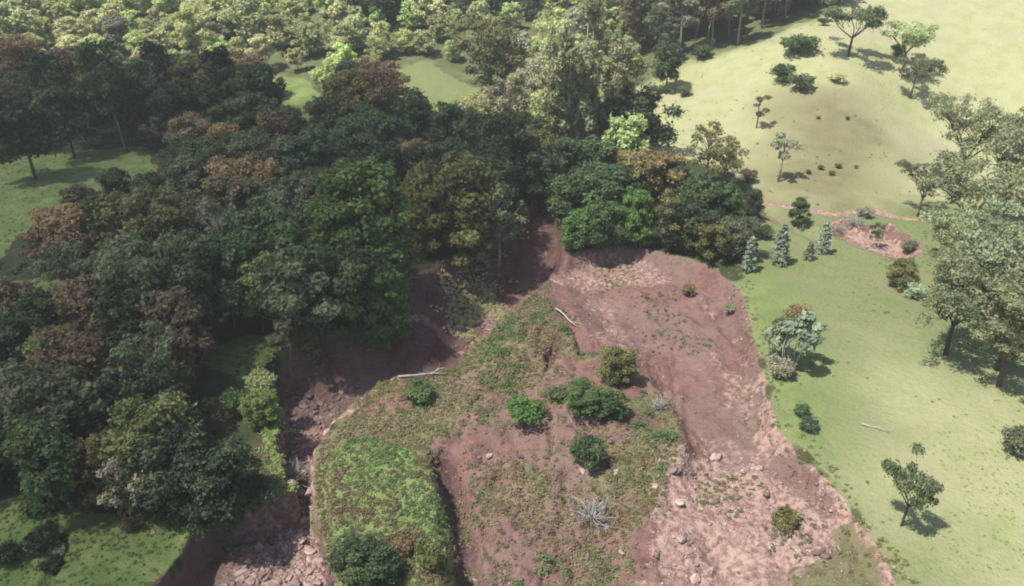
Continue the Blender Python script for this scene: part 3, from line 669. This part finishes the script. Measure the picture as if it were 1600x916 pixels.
# the far side of the valley, behind and around the eucalyptus
tree('euc', 912, 6, 25, "towering grey-olive eucalyptus with many rising pale limbs beside the bright hill", 'eu', rust=.25, wide=1.05)
tree('airy', 770, 28, 17, "tall olive tree with open crown left beside the towering eucalyptus", 'ol')
tree('airy', 792, 120, 11, "pale grey open tree standing in front of the tall olive tree", 'gy')
tree('airy', 765, 84, 11, "dark branching tree above the tip of the small sunlit meadow", 'mg')
tree('airy', 860, 40, 15, "light green tree behind the towering eucalyptus", 'pl')
tree('dense', 985, 150, 11, "dark green tree at the eucalyptus foot leaning out over the bright hill", 'dg', wide=1.1)
tree('airy', 845, 95, 12, "grey-brown thin tree just left beside the eucalyptus trunk", 'gy')
tree('broad', 1046, 72, 9, "dark round tree with its shadow on the near edge of the bright hill", 'mg')
foot('shrub', 1097, 92, 3.2, "small dark bush at the hill's edge beside the grey wood", 'mg')
# the thicket on the sunny side of the gully
tree('broad', 845, 210, 9, "olive tree at the foot of the eucalyptus on the sunny side", 'ol')
tree('broad', 890, 222, 9, "blue-green leafy tree at the head of the sunny thicket", 'te')
tree('broad', 935, 225, 9, "mid green tree under the leaning dark tree in the sunny thicket", 'mg')
tree('dense', 870, 245, 8, "leafy green dome above the narrow red gully head", 'te')
tree('broad', 965, 262, 8, "bluish green tree in the middle of the sunny thicket", 'te')
tree('dense', 920, 270, 8, "bright green dome in the middle of the sunny thicket", 'mg')
tree('broad', 1000, 240, 9, "olive-brown tree at the back of the sunny thicket", 'ol', rust=.4)
tree('dense', 1035, 248, 8, "rusty-olive dome at the back edge of the sunny thicket", 'ol', rust=.7)
tree('broad', 1062, 260, 7, "dark pointed tree beside the rusty-olive dome", 'dg')
tree('green', 1000, 300, 7.5, "bright green leafy tree at the front of the sunny thicket", 'bg')
tree('dense', 948, 318, 6, "low green dome at the thicket's front above the pink scar", 'mg')
tree('dense', 905, 335, 5, "low bright green bushy tree on the brink of the gully head", 'bg')
tree('airy', 1050, 310, 7, "olive tree with two short pale trunks above the pink scar", 'ol')
tree('dense', 1105, 285, 8, "dark green broad tree in the thicket's far corner", 'dg')
tree('dense', 1080, 315, 6.5, "very dark shaded tree beside the two short pale trunks", 'dk')
tree('dense', 1142, 300, 6.5, "green tree at the end of the sunny thicket", 'mg')
tree('airy', 1112, 200, 9, "tall olive-gold tree standing behind the thicket on the hill's foot", 'ol', rust=.2)
tree('airy', 1140, 222, 8, "shorter olive-gold tree touching the taller olive-gold one", 'ol', rust=.3)
tree('dense', 1175, 298, 4.0, "small very dark round tree at the thicket's end", 'dk', wide=.8)
foot('shrub', 1168, 284, 2.0, "small dark rusty bush at the hill's foot", 'br')
tree('dense', 1120, 345, 5, "olive bushy tree at the thicket's front beside the blue conifer", 'ol')
tree('dense', 1155, 345, 5, "grey-green bushy tree next to the dark blue conifer", 'gg')
foot('shrub', 1090, 385, 2.4, "green bush at the thicket's foot above the scar's upper rim", 'mg')
foot('shrub', 1190, 372, 2.0, "leafy green bush between the thicket and the pale blue conifers", 'mg')
# the pasture
foot('conifer', 1168, 424, 4.2, "dark blue-grey young conifer closest to the scar", 'bl')
foot('conifer', 1217, 412, 4.9, "pale blue slender young conifer standing alone in the pasture", 'bl')
foot('conifer', 1284, 396, 4.0, "dark-bodied pale-tipped young conifer in front of the eroded bank", 'bl')
foot('conifer', 1263, 405, 2.2, "smallest pale blue conifer crouching beside its dark-bodied neighbour", 'sv', wide=1.5)
tree('broad', 1250, 312, 4.0, "small round-crowned tree beside the brook below the bright hill", 'mg', wide=.8)
tree('airy', 1375, 350, 3.6, "small lollipop tree on a pale trunk beside the pink eroded bank", 'mg', wide=.72)
foot('dead', 1335, 352, 1.8, "grey leafless scrub above the pink eroded bank", wide=1.2, var=0)
foot('dead', 1310, 362, 1.3, "lower grey leafless scrub at the near tip of the pink eroded bank", wide=1.1, var=1)
foot('shrub', 1350, 340, 1.6, "grey-green bush behind the leafless scrub of the eroded bank", 'gy')
foot('shrub', 1420, 395, 1.6, "grey-green bush at the outer end of the eroded bank", 'gg')
foot('silver', 1236, 578, 5.0, "silvery tall bush on thin pale stems in the middle of the pasture", 'sv', wide=1.0)
foot('silver', 1205, 560, 4.0, "green-grey thin-stemmed bush beside the silvery tall bush", 'gg', wide=.8)
foot('shrub', 1245, 512, 2.4, "rusty-topped bush behind the silvery tall bush", 'br', rust=1)
foot('shrub', 1218, 588, 2.0, "grey bush at the foot of the thin-stemmed bushes", 'gy')
foot('shrub', 1262, 532, 1.8, "dark low bush beside the silvery tall bush", 'dg')
foot('shrub', 1262, 672, 1.2, "small blue-green bush on the pasture near the scar's rim", 'te')
foot('shrub', 1252, 650, 1.1, "tiny green bush on the pasture just above the blue-green one", 'mg')
tree('dense', 1410, 408, 3.4, "low olive dome at the edge of the spreading grey trees", 'ol', wide=1.0)
foot('shrub', 1428, 466, 1.8, "grey bush by the low olive dome", 'sv')
foot('open', 1408, 822, 5.0, "lone half-bare tree on a pale trunk low in the pasture", 'gg', var=0, wide=.62)
foot('shrub', 1588, 706, 2.2, "dark scrubby bush at the picture's border in the pasture", 'gg')
tree('grand', 1528, 168, 13, "grey round-headed tree rising topmost among the spreading trees", 'gl', var=0, wide=.72)
tree('grand', 1618, 185, 14, "grey tree at the border behind the round-headed one", 'gl', var=1, wide=.8)
tree('grand', 1561, 262, 12, "pale grey-green spreading tree below the round-headed one", 'gm', var=2)
tree('grand', 1506, 330, 9, "dark-clumped tree at the outer side of the spreading group", 'gm', var=1, wide=.75)
tree('grand', 1591, 365, 11, "large pale spreading tree with thick dark limbs", 'gl', var=0, wide=1.0)
tree('grand', 1516, 425, 9, "olive-grey spreading tree nearest the pasture", 'gm', var=1, wide=.9)
tree('grand', 1452, 265, 7, "dull green tree on the bright hill's foot behind the spreading group", 'gg', var=2, wide=.7)
tree('grand', 1608, 430, 10, "grey spreading tree cut off by the border behind the lowest one", 'gl', var=0)
tree('grand', 1596, 500, 7, "lowest grey-green spreading tree by the border shading the pasture", 'gm', var=2, wide=1.0)
# the bright hill
tree('open', 1340, 12, 9, "wide lone tree high on the bright hill with a dark shadow under it", 'gg', var=0)
tree('open', 1425, 42, 8, "thin lone tree high on the bright hill beside its long shadow", 'pl', var=1)
tree('open', 1436, 94, 7, "bushy grey tree on the bright hill below the thin one", 'gg', var=2, wide=.9)
foot('shrub', 1402, 88, 2.4, "small dark bush at the foot of the thin lone tree", 'mg')
foot('shrub', 1246, 84, 3.6, "wide dark bush near the crest of the bright hill", 'mg', wide=1.5)
foot('shrub', 1286, 40, 1.6, "tiny dark bush by the grey wood on the crest", 'dg')
foot('shrub', 1222, 128, 3.2, "dark leaning bush on the hill, upper of a close pair", 'mg', wide=1.1)
foot('shrub', 1250, 142, 3.2, "upright bush on the hill, lower of a close pair", 'gg')
foot('shrub', 1308, 128, 1.6, "faint pale bush on the hill's bare shoulder", 'pl', wide=1.6)
foot('shrub', 1070, 150, 2.0, "small bush on the near slope of the bright hill", 'gg')
foot('sparse', 1182, 200, 5.6, "small twisted tree with two leaf tufts on the hill", 'gg', var=0)
foot('sparse', 1216, 284, 8.0, "thin leaning tree with scattered tufts at the hill's foot", 'gy', var=1)
for i, (u, v) in enumerate([(1278, 186), (1324, 187), (1263, 272), (1282, 265), (1309, 263), (1299, 274), (1337, 263)]):
    foot('shrub', u, v, RND.uniform(.5, .8), "tiny dark tuft dotted on the brown hollow of the bright hill", 'ol', group="tiny tufts dotted over the hill's hollow")
# on the slipped ground
foot('dense', 965, 602, 3.6, "tall olive bush on the slipped mound beside bare pink soil", 'ol', wide=.9, cat='bush')
foot('dense', 920, 640, 2.6, "leafy green bush in the middle of the slipped mound", 'mg', wide=1.3, cat='bush')
foot('shrub', 955, 650, 2.2, "dark green bush below the tall olive bush", 'dg')
foot('shrub', 822, 660, 2.2, "bright green low bush on the slipped mound", 'bg', wide=1.2)
foot('shrub', 918, 722, 2.0, "small dark round bush standing alone on the slipped mound", 'dg', wide=1.1)
foot('shrub', 872, 625, 1.4, "grey-green small bush beside the brown hollow", 'gg')
foot('shrub', 655, 625, 1.6, "low green bush on the mound's back rim", 'mg', wide=1.4)
foot('shrub', 1075, 462, 1.4, "small rusty bush alone on the pink scar", 'br', rust=.8)
foot('shrub', 1140, 490, 1.2, "small grey bush near the scar's outer rim", 'gy')
foot('shrub', 1225, 822, 1.3, "olive bush standing alone on the pale rubble", 'ol', wide=1.3)
foot('dense', 585, 905, 3.2, "large dark green bush on the green block", 'dg', wide=1.35, cat='bush')
foot('shrub', 640, 860, 1.6, "brownish bush on the green block near its edge", 'br')
foot('shrub', 670, 880, 1.6, "yellow-green bush at the outer edge of the green block", 'yl')
foot('dead', 925, 812, 2.2, "large grey dead bush with radiating bare branches on the debris", wide=1.0, var=0)
foot('dead', 468, 752, 2.6, "dead grey branches lying in the lower gully", wide=.8, var=1)
foot('dead', 1030, 640, 1.6, "dark uprooted bush at the mound's edge on the pink scar", wide=.9, var=1)
#@@FILL
# ------------------------------------------------------------------ the rest of the wood
def project(x, y, z):
    q = np.array([x, y, z - CAM_H]); c, s_ = math.cos(PITCH), math.sin(PITCH)
    zc = q[1] * c - q[2] * s_; yc = q[1] * s_ + q[2] * c
    return 800 + FPX * q[0] / zc, 458 - FPX * yc / zc
NOTREES = [(GULLY, 1.5), (MOUND, 3), (SLIDE, 2), (BLOCK, 3), (DEBRIS, 3), (HILL, 1.5), (PAST, 1), (TRENCH, 2)] + [(q, 1.5 + 2.0 * (i == 2)) for i, q in enumerate(GR)]
def free(px, py):
    ok = np.ones(px.shape, bool)
    for q, mrg in NOTREES: ok &= sd(q, px, py) < -mrg
    return ok
placed = [np.array(o.location[:2]) for o in COL.objects if o.get("category") == 'tree']
gx, gy = np.meshgrid(np.arange(-190, 190, 5.6), np.arange(36, 300, 5.6)); gx = gx.ravel(); gy = gy.ravel()
rf = np.random.default_rng(4); gx = gx + rf.uniform(-2.2, 2.2, gx.size); gy = gy + rf.uniform(-2.2, 2.2, gy.size)
ok = free(gx, gy); gx, gy = gx[ok], gy[ok]; gz = height(gx, gy)
order = np.argsort(gy)
far_left = []; n_tree = len(placed)
for i in order:
    X0, Y0, Z0 = gx[i], gy[i], gz[i]
    u, v = project(X0, Y0, Z0); ut, vt = project(X0, Y0, Z0 + 9)
    if not (-70 < u < 1680 and vt < 930 and v > -30): continue
    if u > 1150 and Y0 < 150: continue
    um, vm = project(X0, Y0, Z0 + 5)
    if any(a0 < q_ < a1 and b0 < r_ < b1 for q_, r_ in ((ut, vt), (um, vm), (u, v)) for a0, b0, a1, b1 in ((-70, 225, 250, 305), (-70, 290, 65, 400), (245, 492, 450, 660), (-70, 430, 120, 478), (400, 500, 640, 620), (612, 105, 752, 180), (415, 112, 500, 165))): continue
    dmin = min(np.hypot(X0 - q[0], Y0 - q[1]) for q in placed)
    if dmin < (4.2 if Y0 < 150 else 3.6): continue
    placed.append(np.array([X0, Y0]))
    p = Vector((X0, Y0, Z0))
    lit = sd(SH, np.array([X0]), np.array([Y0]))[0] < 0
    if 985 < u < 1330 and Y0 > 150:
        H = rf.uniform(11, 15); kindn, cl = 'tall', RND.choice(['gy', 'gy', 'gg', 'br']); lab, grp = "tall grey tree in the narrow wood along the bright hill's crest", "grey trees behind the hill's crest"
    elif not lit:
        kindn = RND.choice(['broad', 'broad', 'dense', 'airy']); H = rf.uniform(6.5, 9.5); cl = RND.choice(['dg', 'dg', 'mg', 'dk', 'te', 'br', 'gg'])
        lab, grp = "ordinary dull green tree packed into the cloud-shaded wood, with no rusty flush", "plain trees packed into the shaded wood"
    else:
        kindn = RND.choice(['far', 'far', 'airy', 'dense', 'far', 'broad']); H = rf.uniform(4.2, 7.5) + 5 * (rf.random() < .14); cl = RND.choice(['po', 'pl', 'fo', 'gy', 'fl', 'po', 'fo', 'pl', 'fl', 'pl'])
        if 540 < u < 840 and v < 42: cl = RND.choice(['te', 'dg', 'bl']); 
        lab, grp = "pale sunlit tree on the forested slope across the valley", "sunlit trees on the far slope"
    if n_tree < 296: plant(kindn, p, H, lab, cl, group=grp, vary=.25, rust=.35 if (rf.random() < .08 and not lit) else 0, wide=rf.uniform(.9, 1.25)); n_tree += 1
    else: far_left.append((X0, Y0, Z0, H, cl, kindn))
def arrays(me):
    V = np.empty(len(me.vertices) * 3, np.float32); me.vertices.foreach_get("co", V)
    t = np.empty(len(me.polygons), np.float32); me.attributes["tint"].data.foreach_get("value", t); return V.reshape(-1, 3), t
FARM = [arrays(c) for _, c, _ in KINDS['far']]
for cl in sorted({q[4] for q in far_left}):
    vs, tt = [], []
    for X0, Y0, Z0, H, c2, kn in far_left:
        if c2 != cl: continue
        V, t = FARM[rf.integers(len(FARM))]; s = H / 8.5; a = rf.uniform(0, 6.28); ca, sa = math.cos(a), math.sin(a); wd_ = s * rf.uniform(.9, 1.25) * (.8 if kn == 'tall' else 1)
        vs.append(np.stack([(V[:, 0] * ca - V[:, 1] * sa) * wd_ + X0, (V[:, 0] * sa + V[:, 1] * ca) * wd_ + Y0, V[:, 2] * s + Z0], 1)); tt.append(np.clip(t * .8 + rf.uniform(-.15, .35), 0, 1))
    if not vs: continue
    V = np.concatenate(vs); t = np.concatenate(tt); F = np.arange(len(V)).reshape(-1, 4)
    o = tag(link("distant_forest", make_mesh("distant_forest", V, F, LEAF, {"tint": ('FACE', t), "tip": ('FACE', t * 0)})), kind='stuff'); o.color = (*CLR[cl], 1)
print("trees", n_tree, "far", len(far_left))
#@@SCATTER
# ------------------------------------------------------------------ undergrowth, weeds and grass (nobody could count them)
def scatter(name, px, py, clr, r=(.25, .6), n=16, leaf=.16, rust=0, flat=.7, seed=1, cat=None):
    g = np.random.default_rng(seed); lv = Leaves(g); pz = height(px, py); k = len(px)
    rad = g.uniform(r[0], r[1], k); N = k * n; rp = np.repeat(rad, n)
    d = g.normal(size=(N, 3)); d /= np.linalg.norm(d, axis=1)[:, None]; d[:, 2] = np.abs(d[:, 2])
    p = np.stack([np.repeat(px, n), np.repeat(py, n), np.repeat(pz, n)], 1) + d * (rp * (1 - .6 * g.random(N) ** 1.3))[:, None] * np.array([1, 1, flat])
    nn = d + .45 * g.normal(size=(N, 3)); nn[:, 2] += 1.1
    lv.c.append(p); lv.n.append(nn); lv.s.append(leaf * g.uniform(.6, 1.4, N) * (.6 + .4 * rp / r[1])); t = np.repeat(g.random(k), n)
    lv.t.append(np.clip(t * .6 + .4 * g.random(N), 0, 1)); lv.tip.append(np.repeat((g.random(k) < .5) * 1.0, n))
    o = tag(link(name, lv.mesh(name)), kind='stuff'); o.color = (*CLR[clr], 1 - rust); return o
def inside(poly, n, seed, mrg=0.0):
    g = np.random.default_rng(seed); p = np.asarray(poly); e_ = max(2.5 * (len(p) < 8), -mrg); lo, hi = p.min(0) - e_, p.max(0) + e_
    q = g.uniform(lo, hi, (n, 2)); k = sd(poly, q[:, 0], q[:, 1]) + (2.4 * fbm(q[:, 0], q[:, 1], 3, 4, seed) + .5 * g.normal(size=n)) * (len(p) < 8) > mrg; return q[k, 0], q[k, 1]
def along(poly, n, seed, wd, close=True):
    g = np.random.default_rng(seed); p = np.asarray(poly); e = np.vstack([p[1:], p[:1]]) if close else p[1:]; p = p if close else p[:-1]
    L = np.linalg.norm(e - p, axis=1); k = g.choice(len(p), n, p=L / L.sum()); t = g.random(n)[:, None]
    q = p[k] + (e[k] - p[k]) * t + g.normal(size=(n, 2)) * wd; return q[:, 0], q[:, 1]
g = np.random.default_rng(77)
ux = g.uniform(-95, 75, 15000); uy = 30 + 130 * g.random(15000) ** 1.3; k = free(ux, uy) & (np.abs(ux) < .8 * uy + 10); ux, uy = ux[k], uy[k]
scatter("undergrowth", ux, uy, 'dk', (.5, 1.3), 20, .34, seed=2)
mx, my = inside(MOUND, 17000, 3, -.5); k = (sd(BLOCK, mx, my) < -.3) & (fbm(mx, my, 5, 4, 81) + .25 * g.normal(size=len(mx)) > .02) & (sd(GULLY, mx, my) < -.3); mx, my = mx[k], my[k]
c3 = fbm(mx, my, 3, 3, 83) + g.normal(size=len(mx)) * .35
scatter("weeds", mx[c3 > .25], my[c3 > .25], 'wg', (.12, .4), 26, .10, seed=4)
scatter("weeds", mx[(c3 <= .25) & (c3 > -.2)], my[(c3 <= .25) & (c3 > -.2)], 'wd', (.1, .35), 24, .10, seed=5)
scatter("dry_grass", mx[c3 <= -.2], my[c3 <= -.2], 'br', (.1, .3), 24, .11, seed=6, rust=.5)
WIDE = np.vstack([MOUND, DEBRIS[-3:-2]]); wx, wy = inside(MOUND, 30000, 13, -9); k = (sd(MOUND, wx, wy) < .6) & (sd(DEBRIS, wx, wy) < .5) & (sd(GULLY, wx, wy) < .1) & (sd(BLOCK, wx, wy) < -.2) & (sd(SLIDE, wx, wy) < 1.0) & (dl(B((700,585),(760,530),(842,450),(880,420)), wx, wy) + dl(B((565,628),(520,665),(492,722),(500,790)), wx, wy) < 26) & (dl(TRENCH, wx, wy) > .8); wx, wy = wx[k], wy[k]
k = fbm(wx, wy, 4, 3, 89) + .3 * g.normal(size=len(wx)) > -.05; wx, wy = wx[k], wy[k]; k = g.random(len(wx)) < .5; scatter("weeds", wx[k], wy[k], 'wd', (.1, .35), 24, .10, seed=14); scatter("dry_grass", wx[~k], wy[~k], 'br', (.1, .3), 22, .10, seed=15, rust=.5)
k = (fbm(mx, my, 7, 2, 87) > .2) & (g.random(len(mx)) < .12); scatter("scrub", mx[k][::2], my[k][::2], 'mg', (.3, .75), 60, .13, seed=16, flat=.9)
tx, ty = inside(B((685,425),(770,380),(782,440),(735,478),(690,455)), 4000, 17, 0); k = sd(GULLY, tx, ty) > .3; scatter("dry_grass", tx[k], ty[k], 'po', (.1, .4), 24, .13, seed=18, rust=.3)
bx, by = inside(BLOCK, 4200, 7, -.25); c4 = fbm(bx, by, 3, 3, 85)
c4 = c4 + .4 * g.normal(size=len(bx)); k = c4 > .25; scatter("grass", bx[k], by[k], 'mg', (.1, .34), 24, .10, seed=8); k = (c4 <= .25) & (c4 > -.3); scatter("grass", bx[k], by[k], 'lt', (.08, .26), 24, .09, seed=10)
scatter("weeds", bx[c4 <= -.3], by[c4 <= -.3], 'br', (.12, .35), 24, .10, seed=9)
for i, q in enumerate(PATCH + [SLUMP]):
    a, b = inside(q, 700, 20 + i, -.6); a, b = a[::2], b[::2]; scatter("weeds", a, b, ['ol', 'gg', 'ol'][i % 3], (.08, .3), 20, .10, seed=30 + i)
a, b = along(GULLY[5:18], 900, 40, .5, False); scatter("rim_grass", a, b, 'lt', (.15, .5), 26, .12, seed=41)
a, b = along(GULLY[27:33], 260, 42, .4, False); scatter("rim_grass", a, b, 'ol', (.12, .35), 24, .10, seed=43)
a, b = along(pp[:10], 300, 44, .8, False); scatter("rim_grass", a, b, 'ol', (.08, .3), 22, .09, seed=45)
for i, q in enumerate(GR[:4]):
    a, b = inside(q, 1300, 50 + i, 0); scatter("grass", a, b, 'bg' if i % 2 else 'mg', (.08, .22), 18, .09, seed=60 + i)
a, b = inside(HILL[:7].tolist() + HILL[11:].tolist(), 260, 70, .5); scatter("hill_tufts", a, b, 'ol', (.1, .3), 12, .13, seed=71, flat=.5)
pa = g.uniform(18, 75, 9000); pb = g.uniform(36, 96, 9000); k = (sd(PAST, pa, pb) > .5) & (fbm(pa, pb, 9, 4, 98) + .22 * g.normal(size=9000) > .5); scatter("pasture_tufts", pa[k], pb[k], 'mg', (.08, .26), 16, .07, seed=73, flat=.5); k = (sd(PAST, pa, pb) > .5) & (fbm(pa, pb, 12, 2, 99) > .1); scatter("pasture_tufts", pa[k], pb[k], 'lt', (.05, .16), 12, .07, seed=72, flat=.5)
#@@ROCKS
# ------------------------------------------------------------------ rocks
def rock_mesh(seed, sub, mat):
    g = np.random.default_rng(seed); b = bmesh.new(); bmesh.ops.create_icosphere(b, subdivisions=sub, radius=.5)
    V = np.array([v.co[:] for v in b.verts]); F = np.array([[v.index for v in f.verts] for f in b.faces]); b.free()
    for _ in range(9):
        n = g.normal(size=3); n /= np.linalg.norm(n); d = V @ n; lim = g.uniform(.24, .42); V = V - np.clip(d - lim, 0, None)[:, None] * n
    V = V * np.array([1.25, .95, .72]) + .02 * g.normal(size=V.shape); return V, F, make_mesh("rock", V, F, mat)
RK = [rock_mesh(i, 3, ROCK) for i in range(5)] + [rock_mesh(10 + i, 3, ROCKDARK) for i in range(3)]
def rock(x0, y0, s, label, group=None, pale=True):
    V, F, m_ = RK[RND.randrange(5) if pale else 5 + RND.randrange(3)]
    o = link("rock", m_, None, (x0, y0, hz(x0, y0) + s * .05)); o.rotation_euler = (RND.uniform(-.4, .4), RND.uniform(-.4, .4), RND.uniform(0, 6.28)); o.scale = (s * RND.uniform(.8, 1.3), s * RND.uniform(.8, 1.2), s * RND.uniform(.7, 1.1))
    return tag(o, label, 'rock', group)
for u, v, s, lab in [(468, 846, 1.3, "large flat pale rock lying in the lower gully rubble"), (1120, 718, 1.1, "pale bluish boulder on the scar above the pale rubble"), (535, 612, 1.0, "pale rock topping the rubble under the red cut bank"),
                     (1078, 880, .7, "pale rock by the slipped mound's lowest grass strip"), (962, 738, .6, "white rock below the small dark round bush"), (12, 872, .7, "white stone among dark bushes in the lowest corner"),
                     (240, 832, .5, "white stone on the lower grass slope"), (765, 712, .6, "orange-white rock at the head of the debris"), (1060, 785, .8, "whitish rock where grass strip meets pale rubble")]:
    p = at(u, v); rock(p.x, p.y, s, lab)
RUB = BZ(-3.5, (445,610),(560,600),(640,592),(562,645),(520,690),(495,740),(505,800),(525,870),(525,985),(318,985),(378,880),(432,795),(448,720),(430,660))
f1, f2 = inside(FLOOR, 3600, 90, -.5), inside(RUB, 3600, 89, 0); fx = np.concatenate([f1[0], f2[0]]); fy = np.concatenate([f1[1], f2[1]]); k = np.random.default_rng(3).permutation(len(fx)); fx, fy = fx[k], fy[k]; k = (fbm(fx, fy, 5, 3, 91) > -.3) & (sd(GULLY, fx, fy) > .4); fx, fy = fx[k], fy[k]
for i in range(150): rock(fx[i], fy[i], .35 + .65 * RND.random() ** 2, "angular rock jumbled among many in the gully bed's rubble", "rocks jumbled along the gully bed", RND.random() < .7)
RUB2 = BZ(-4.0, (468,790),(505,795),(524,850),(530,985),(330,985),(392,885)); f3, f4 = inside(RUB2, 5200, 101, 0); k = sd(GULLY, f3, f4) > .5; f3, f4 = f3[k], f4[k]
m3, m4 = inside(BZ(-4.3, (730,505),(785,468),(815,480),(775,545),(728,565)), 1500, 103, 0); k = sd(GULLY, m3, m4) > .5; m3, m4 = m3[k], m4[k]
for i in range(min(36, len(m3))): rock(m3[i], m4[i], .35 + .55 * RND.random() ** 1.6, "angular rock jumbled among many in the gully bed's rubble", "rocks jumbled along the gully bed", RND.random() < .8)
for i in range(70): rock(f3[i], f4[i], .35 + .6 * RND.random() ** 1.6, "angular rock jumbled among many in the gully bed's rubble", "rocks jumbled along the gully bed", RND.random() < .85)
qx, qy = inside(PALE, 2600, 92, .3); k = fbm(qx, qy, 6, 3, 93) > -.3; qx, qy = qx[k], qy[k]
for i in range(85): rock(qx[i], qy[i], .28 + .6 * RND.random() ** 2.5, "pale rock strewn among many over the pink lower scar", "rocks strewn over the lower scar", RND.random() < .8)
dx, dy = inside(DEBRIS, 2200, 94, .2); k = fbm(dx, dy, 5, 3, 95) > -.2; dx, dy = dx[k], dy[k]
for i in range(45): rock(dx[i], dy[i], .22 + .4 * RND.random() ** 2, "small rock among many on the brown debris beside the green block", "rocks on the brown debris", RND.random() < .6)
def rubble(name, px, py, smin, smax, mat, seed):
    print('rubble', seed, len(px))
    if not len(px): return
    g = np.random.default_rng(seed); b = [rock_mesh(100 + i, 1, mat) for i in range(4)]; pz = height(px, py); vs, fs, nb = [], [], 0
    for x0, y0, z0 in zip(px, py, pz):
        V, F, _ = b[g.integers(4)]; s = smin + (smax - smin) * g.random() ** 3; a = g.uniform(0, 6.28); c, q = math.cos(a), math.sin(a)
        V = V * s * g.uniform(.7, 1.3, 3); vs.append(np.stack([V[:, 0] * c - V[:, 1] * q + x0, V[:, 0] * q + V[:, 1] * c + y0, V[:, 2] + z0 + s * .03], 1)); fs.append(F + nb); nb += len(V)
    tag(link(name, make_mesh(name, np.concatenate(vs), np.concatenate(fs), mat)), kind='stuff')
k = len(fx) * 2 // 3; rubble("rubble", fx[150:k], fy[150:k], .14, .6, ROCK, 1); rubble("rubble", fx[k:], fy[k:], .12, .45, ROCKDARK, 2)
rubble("rubble", m3[36:700], m4[36:700], .15, .55, ROCK, 9); rubble("rubble", f3[70:2200], f4[70:2200], .15, .6, ROCK, 8); rubble("rubble", qx[85:], qy[85:], .08, .36, ROCK, 3); rubble("rubble", dx[45:], dy[45:], .08, .32, ROCKDARK, 4)
sx, sy = inside(SLIDE, 6000, 96, .3); k = fbm(sx, sy, 6, 3, 97) + .2 * g.normal(size=len(sx)) > .1; sx, sy = sx[k], sy[k]; rubble("rubble", sx[::2], sy[::2], .06, .3, ROCK, 5); rubble("rubble", sx[1::2], sy[1::2], .06, .34, ROCKDARK, 10)
a, b = along(pp[2:10], 260, 98, .7, False); rubble("rubble", a, b, .1, .4, ROCK, 6)
a, b = inside(BANK, 260, 99, -.4); rubble("rubble", a, b, .15, .55, ROCK, 7)
# ------------------------------------------------------------------ fallen logs and sticks
def log(u0, v0, u1, v1, r, label, seed, name="fallen_log", lift=.1):
    a, b = at(u0, v0), at(u1, v1); g = np.random.default_rng(seed); wd = Wood(g); L = (b - a).length
    d = np.array(b - a); pts = [d * t + np.array([0, 0, r + lift]) + g.normal(size=3) * .02 * L * (0 < t < 1) for t in np.linspace(0, 1, 6)]
    wd.tube(pts, r, r * .45, 7)
    me_ = wd.mesh(name, DEADWOOD); root = link(name, me_, None, a)
    for j in range(3):
        w2 = Wood(g); s0 = d * g.uniform(.5, .9) + np.array([0, 0, r + lift]); w2.limb(s0, s0 + d * .18 + g.normal(size=3) * L * .09 + np.array([0, 0, .1]), r * .45, r * .15)
        link("branch_stub", w2.mesh("branch_stub", DEADWOOD), root)
    return tag(root, label, 'log')
log(5, 470, 62, 438, .13, "long pale fallen log on the grass by the rusty-brown dome", 1)
log(245, 580, 292, 556, .12, "pale log lying beside the dark dome at the grass shelf", 2)
log(622, 592, 692, 584, .12, "pale log lying along the mound's back rim above the gully", 3)
log(1345, 664, 1388, 676, .05, "thin pale stick lying on the pasture", 4, "fallen_stick")
log(1305, 855, 1332, 888, .06, "thin pale stick leaning in the grassy slump near the scar's rim", 5, "fallen_stick")
for i, (u, v, s_, c_) in enumerate([(80, 838, 1.2, 'dk'), (92, 868, 1.0, 'gy'), (84, 892, 1.1, 'dk')]): foot('shrub', u, v, s_, ['dark bush growing in the upper end of the crack in the grass slope', 'grey twiggy bush in the middle of the crack in the grass slope', 'dark bush at the lower end of the crack in the grass slope'][i], c_)
log(868, 485, 900, 512, .10, "dark-shadowed pale log at the mound's top beside the crack", 6)
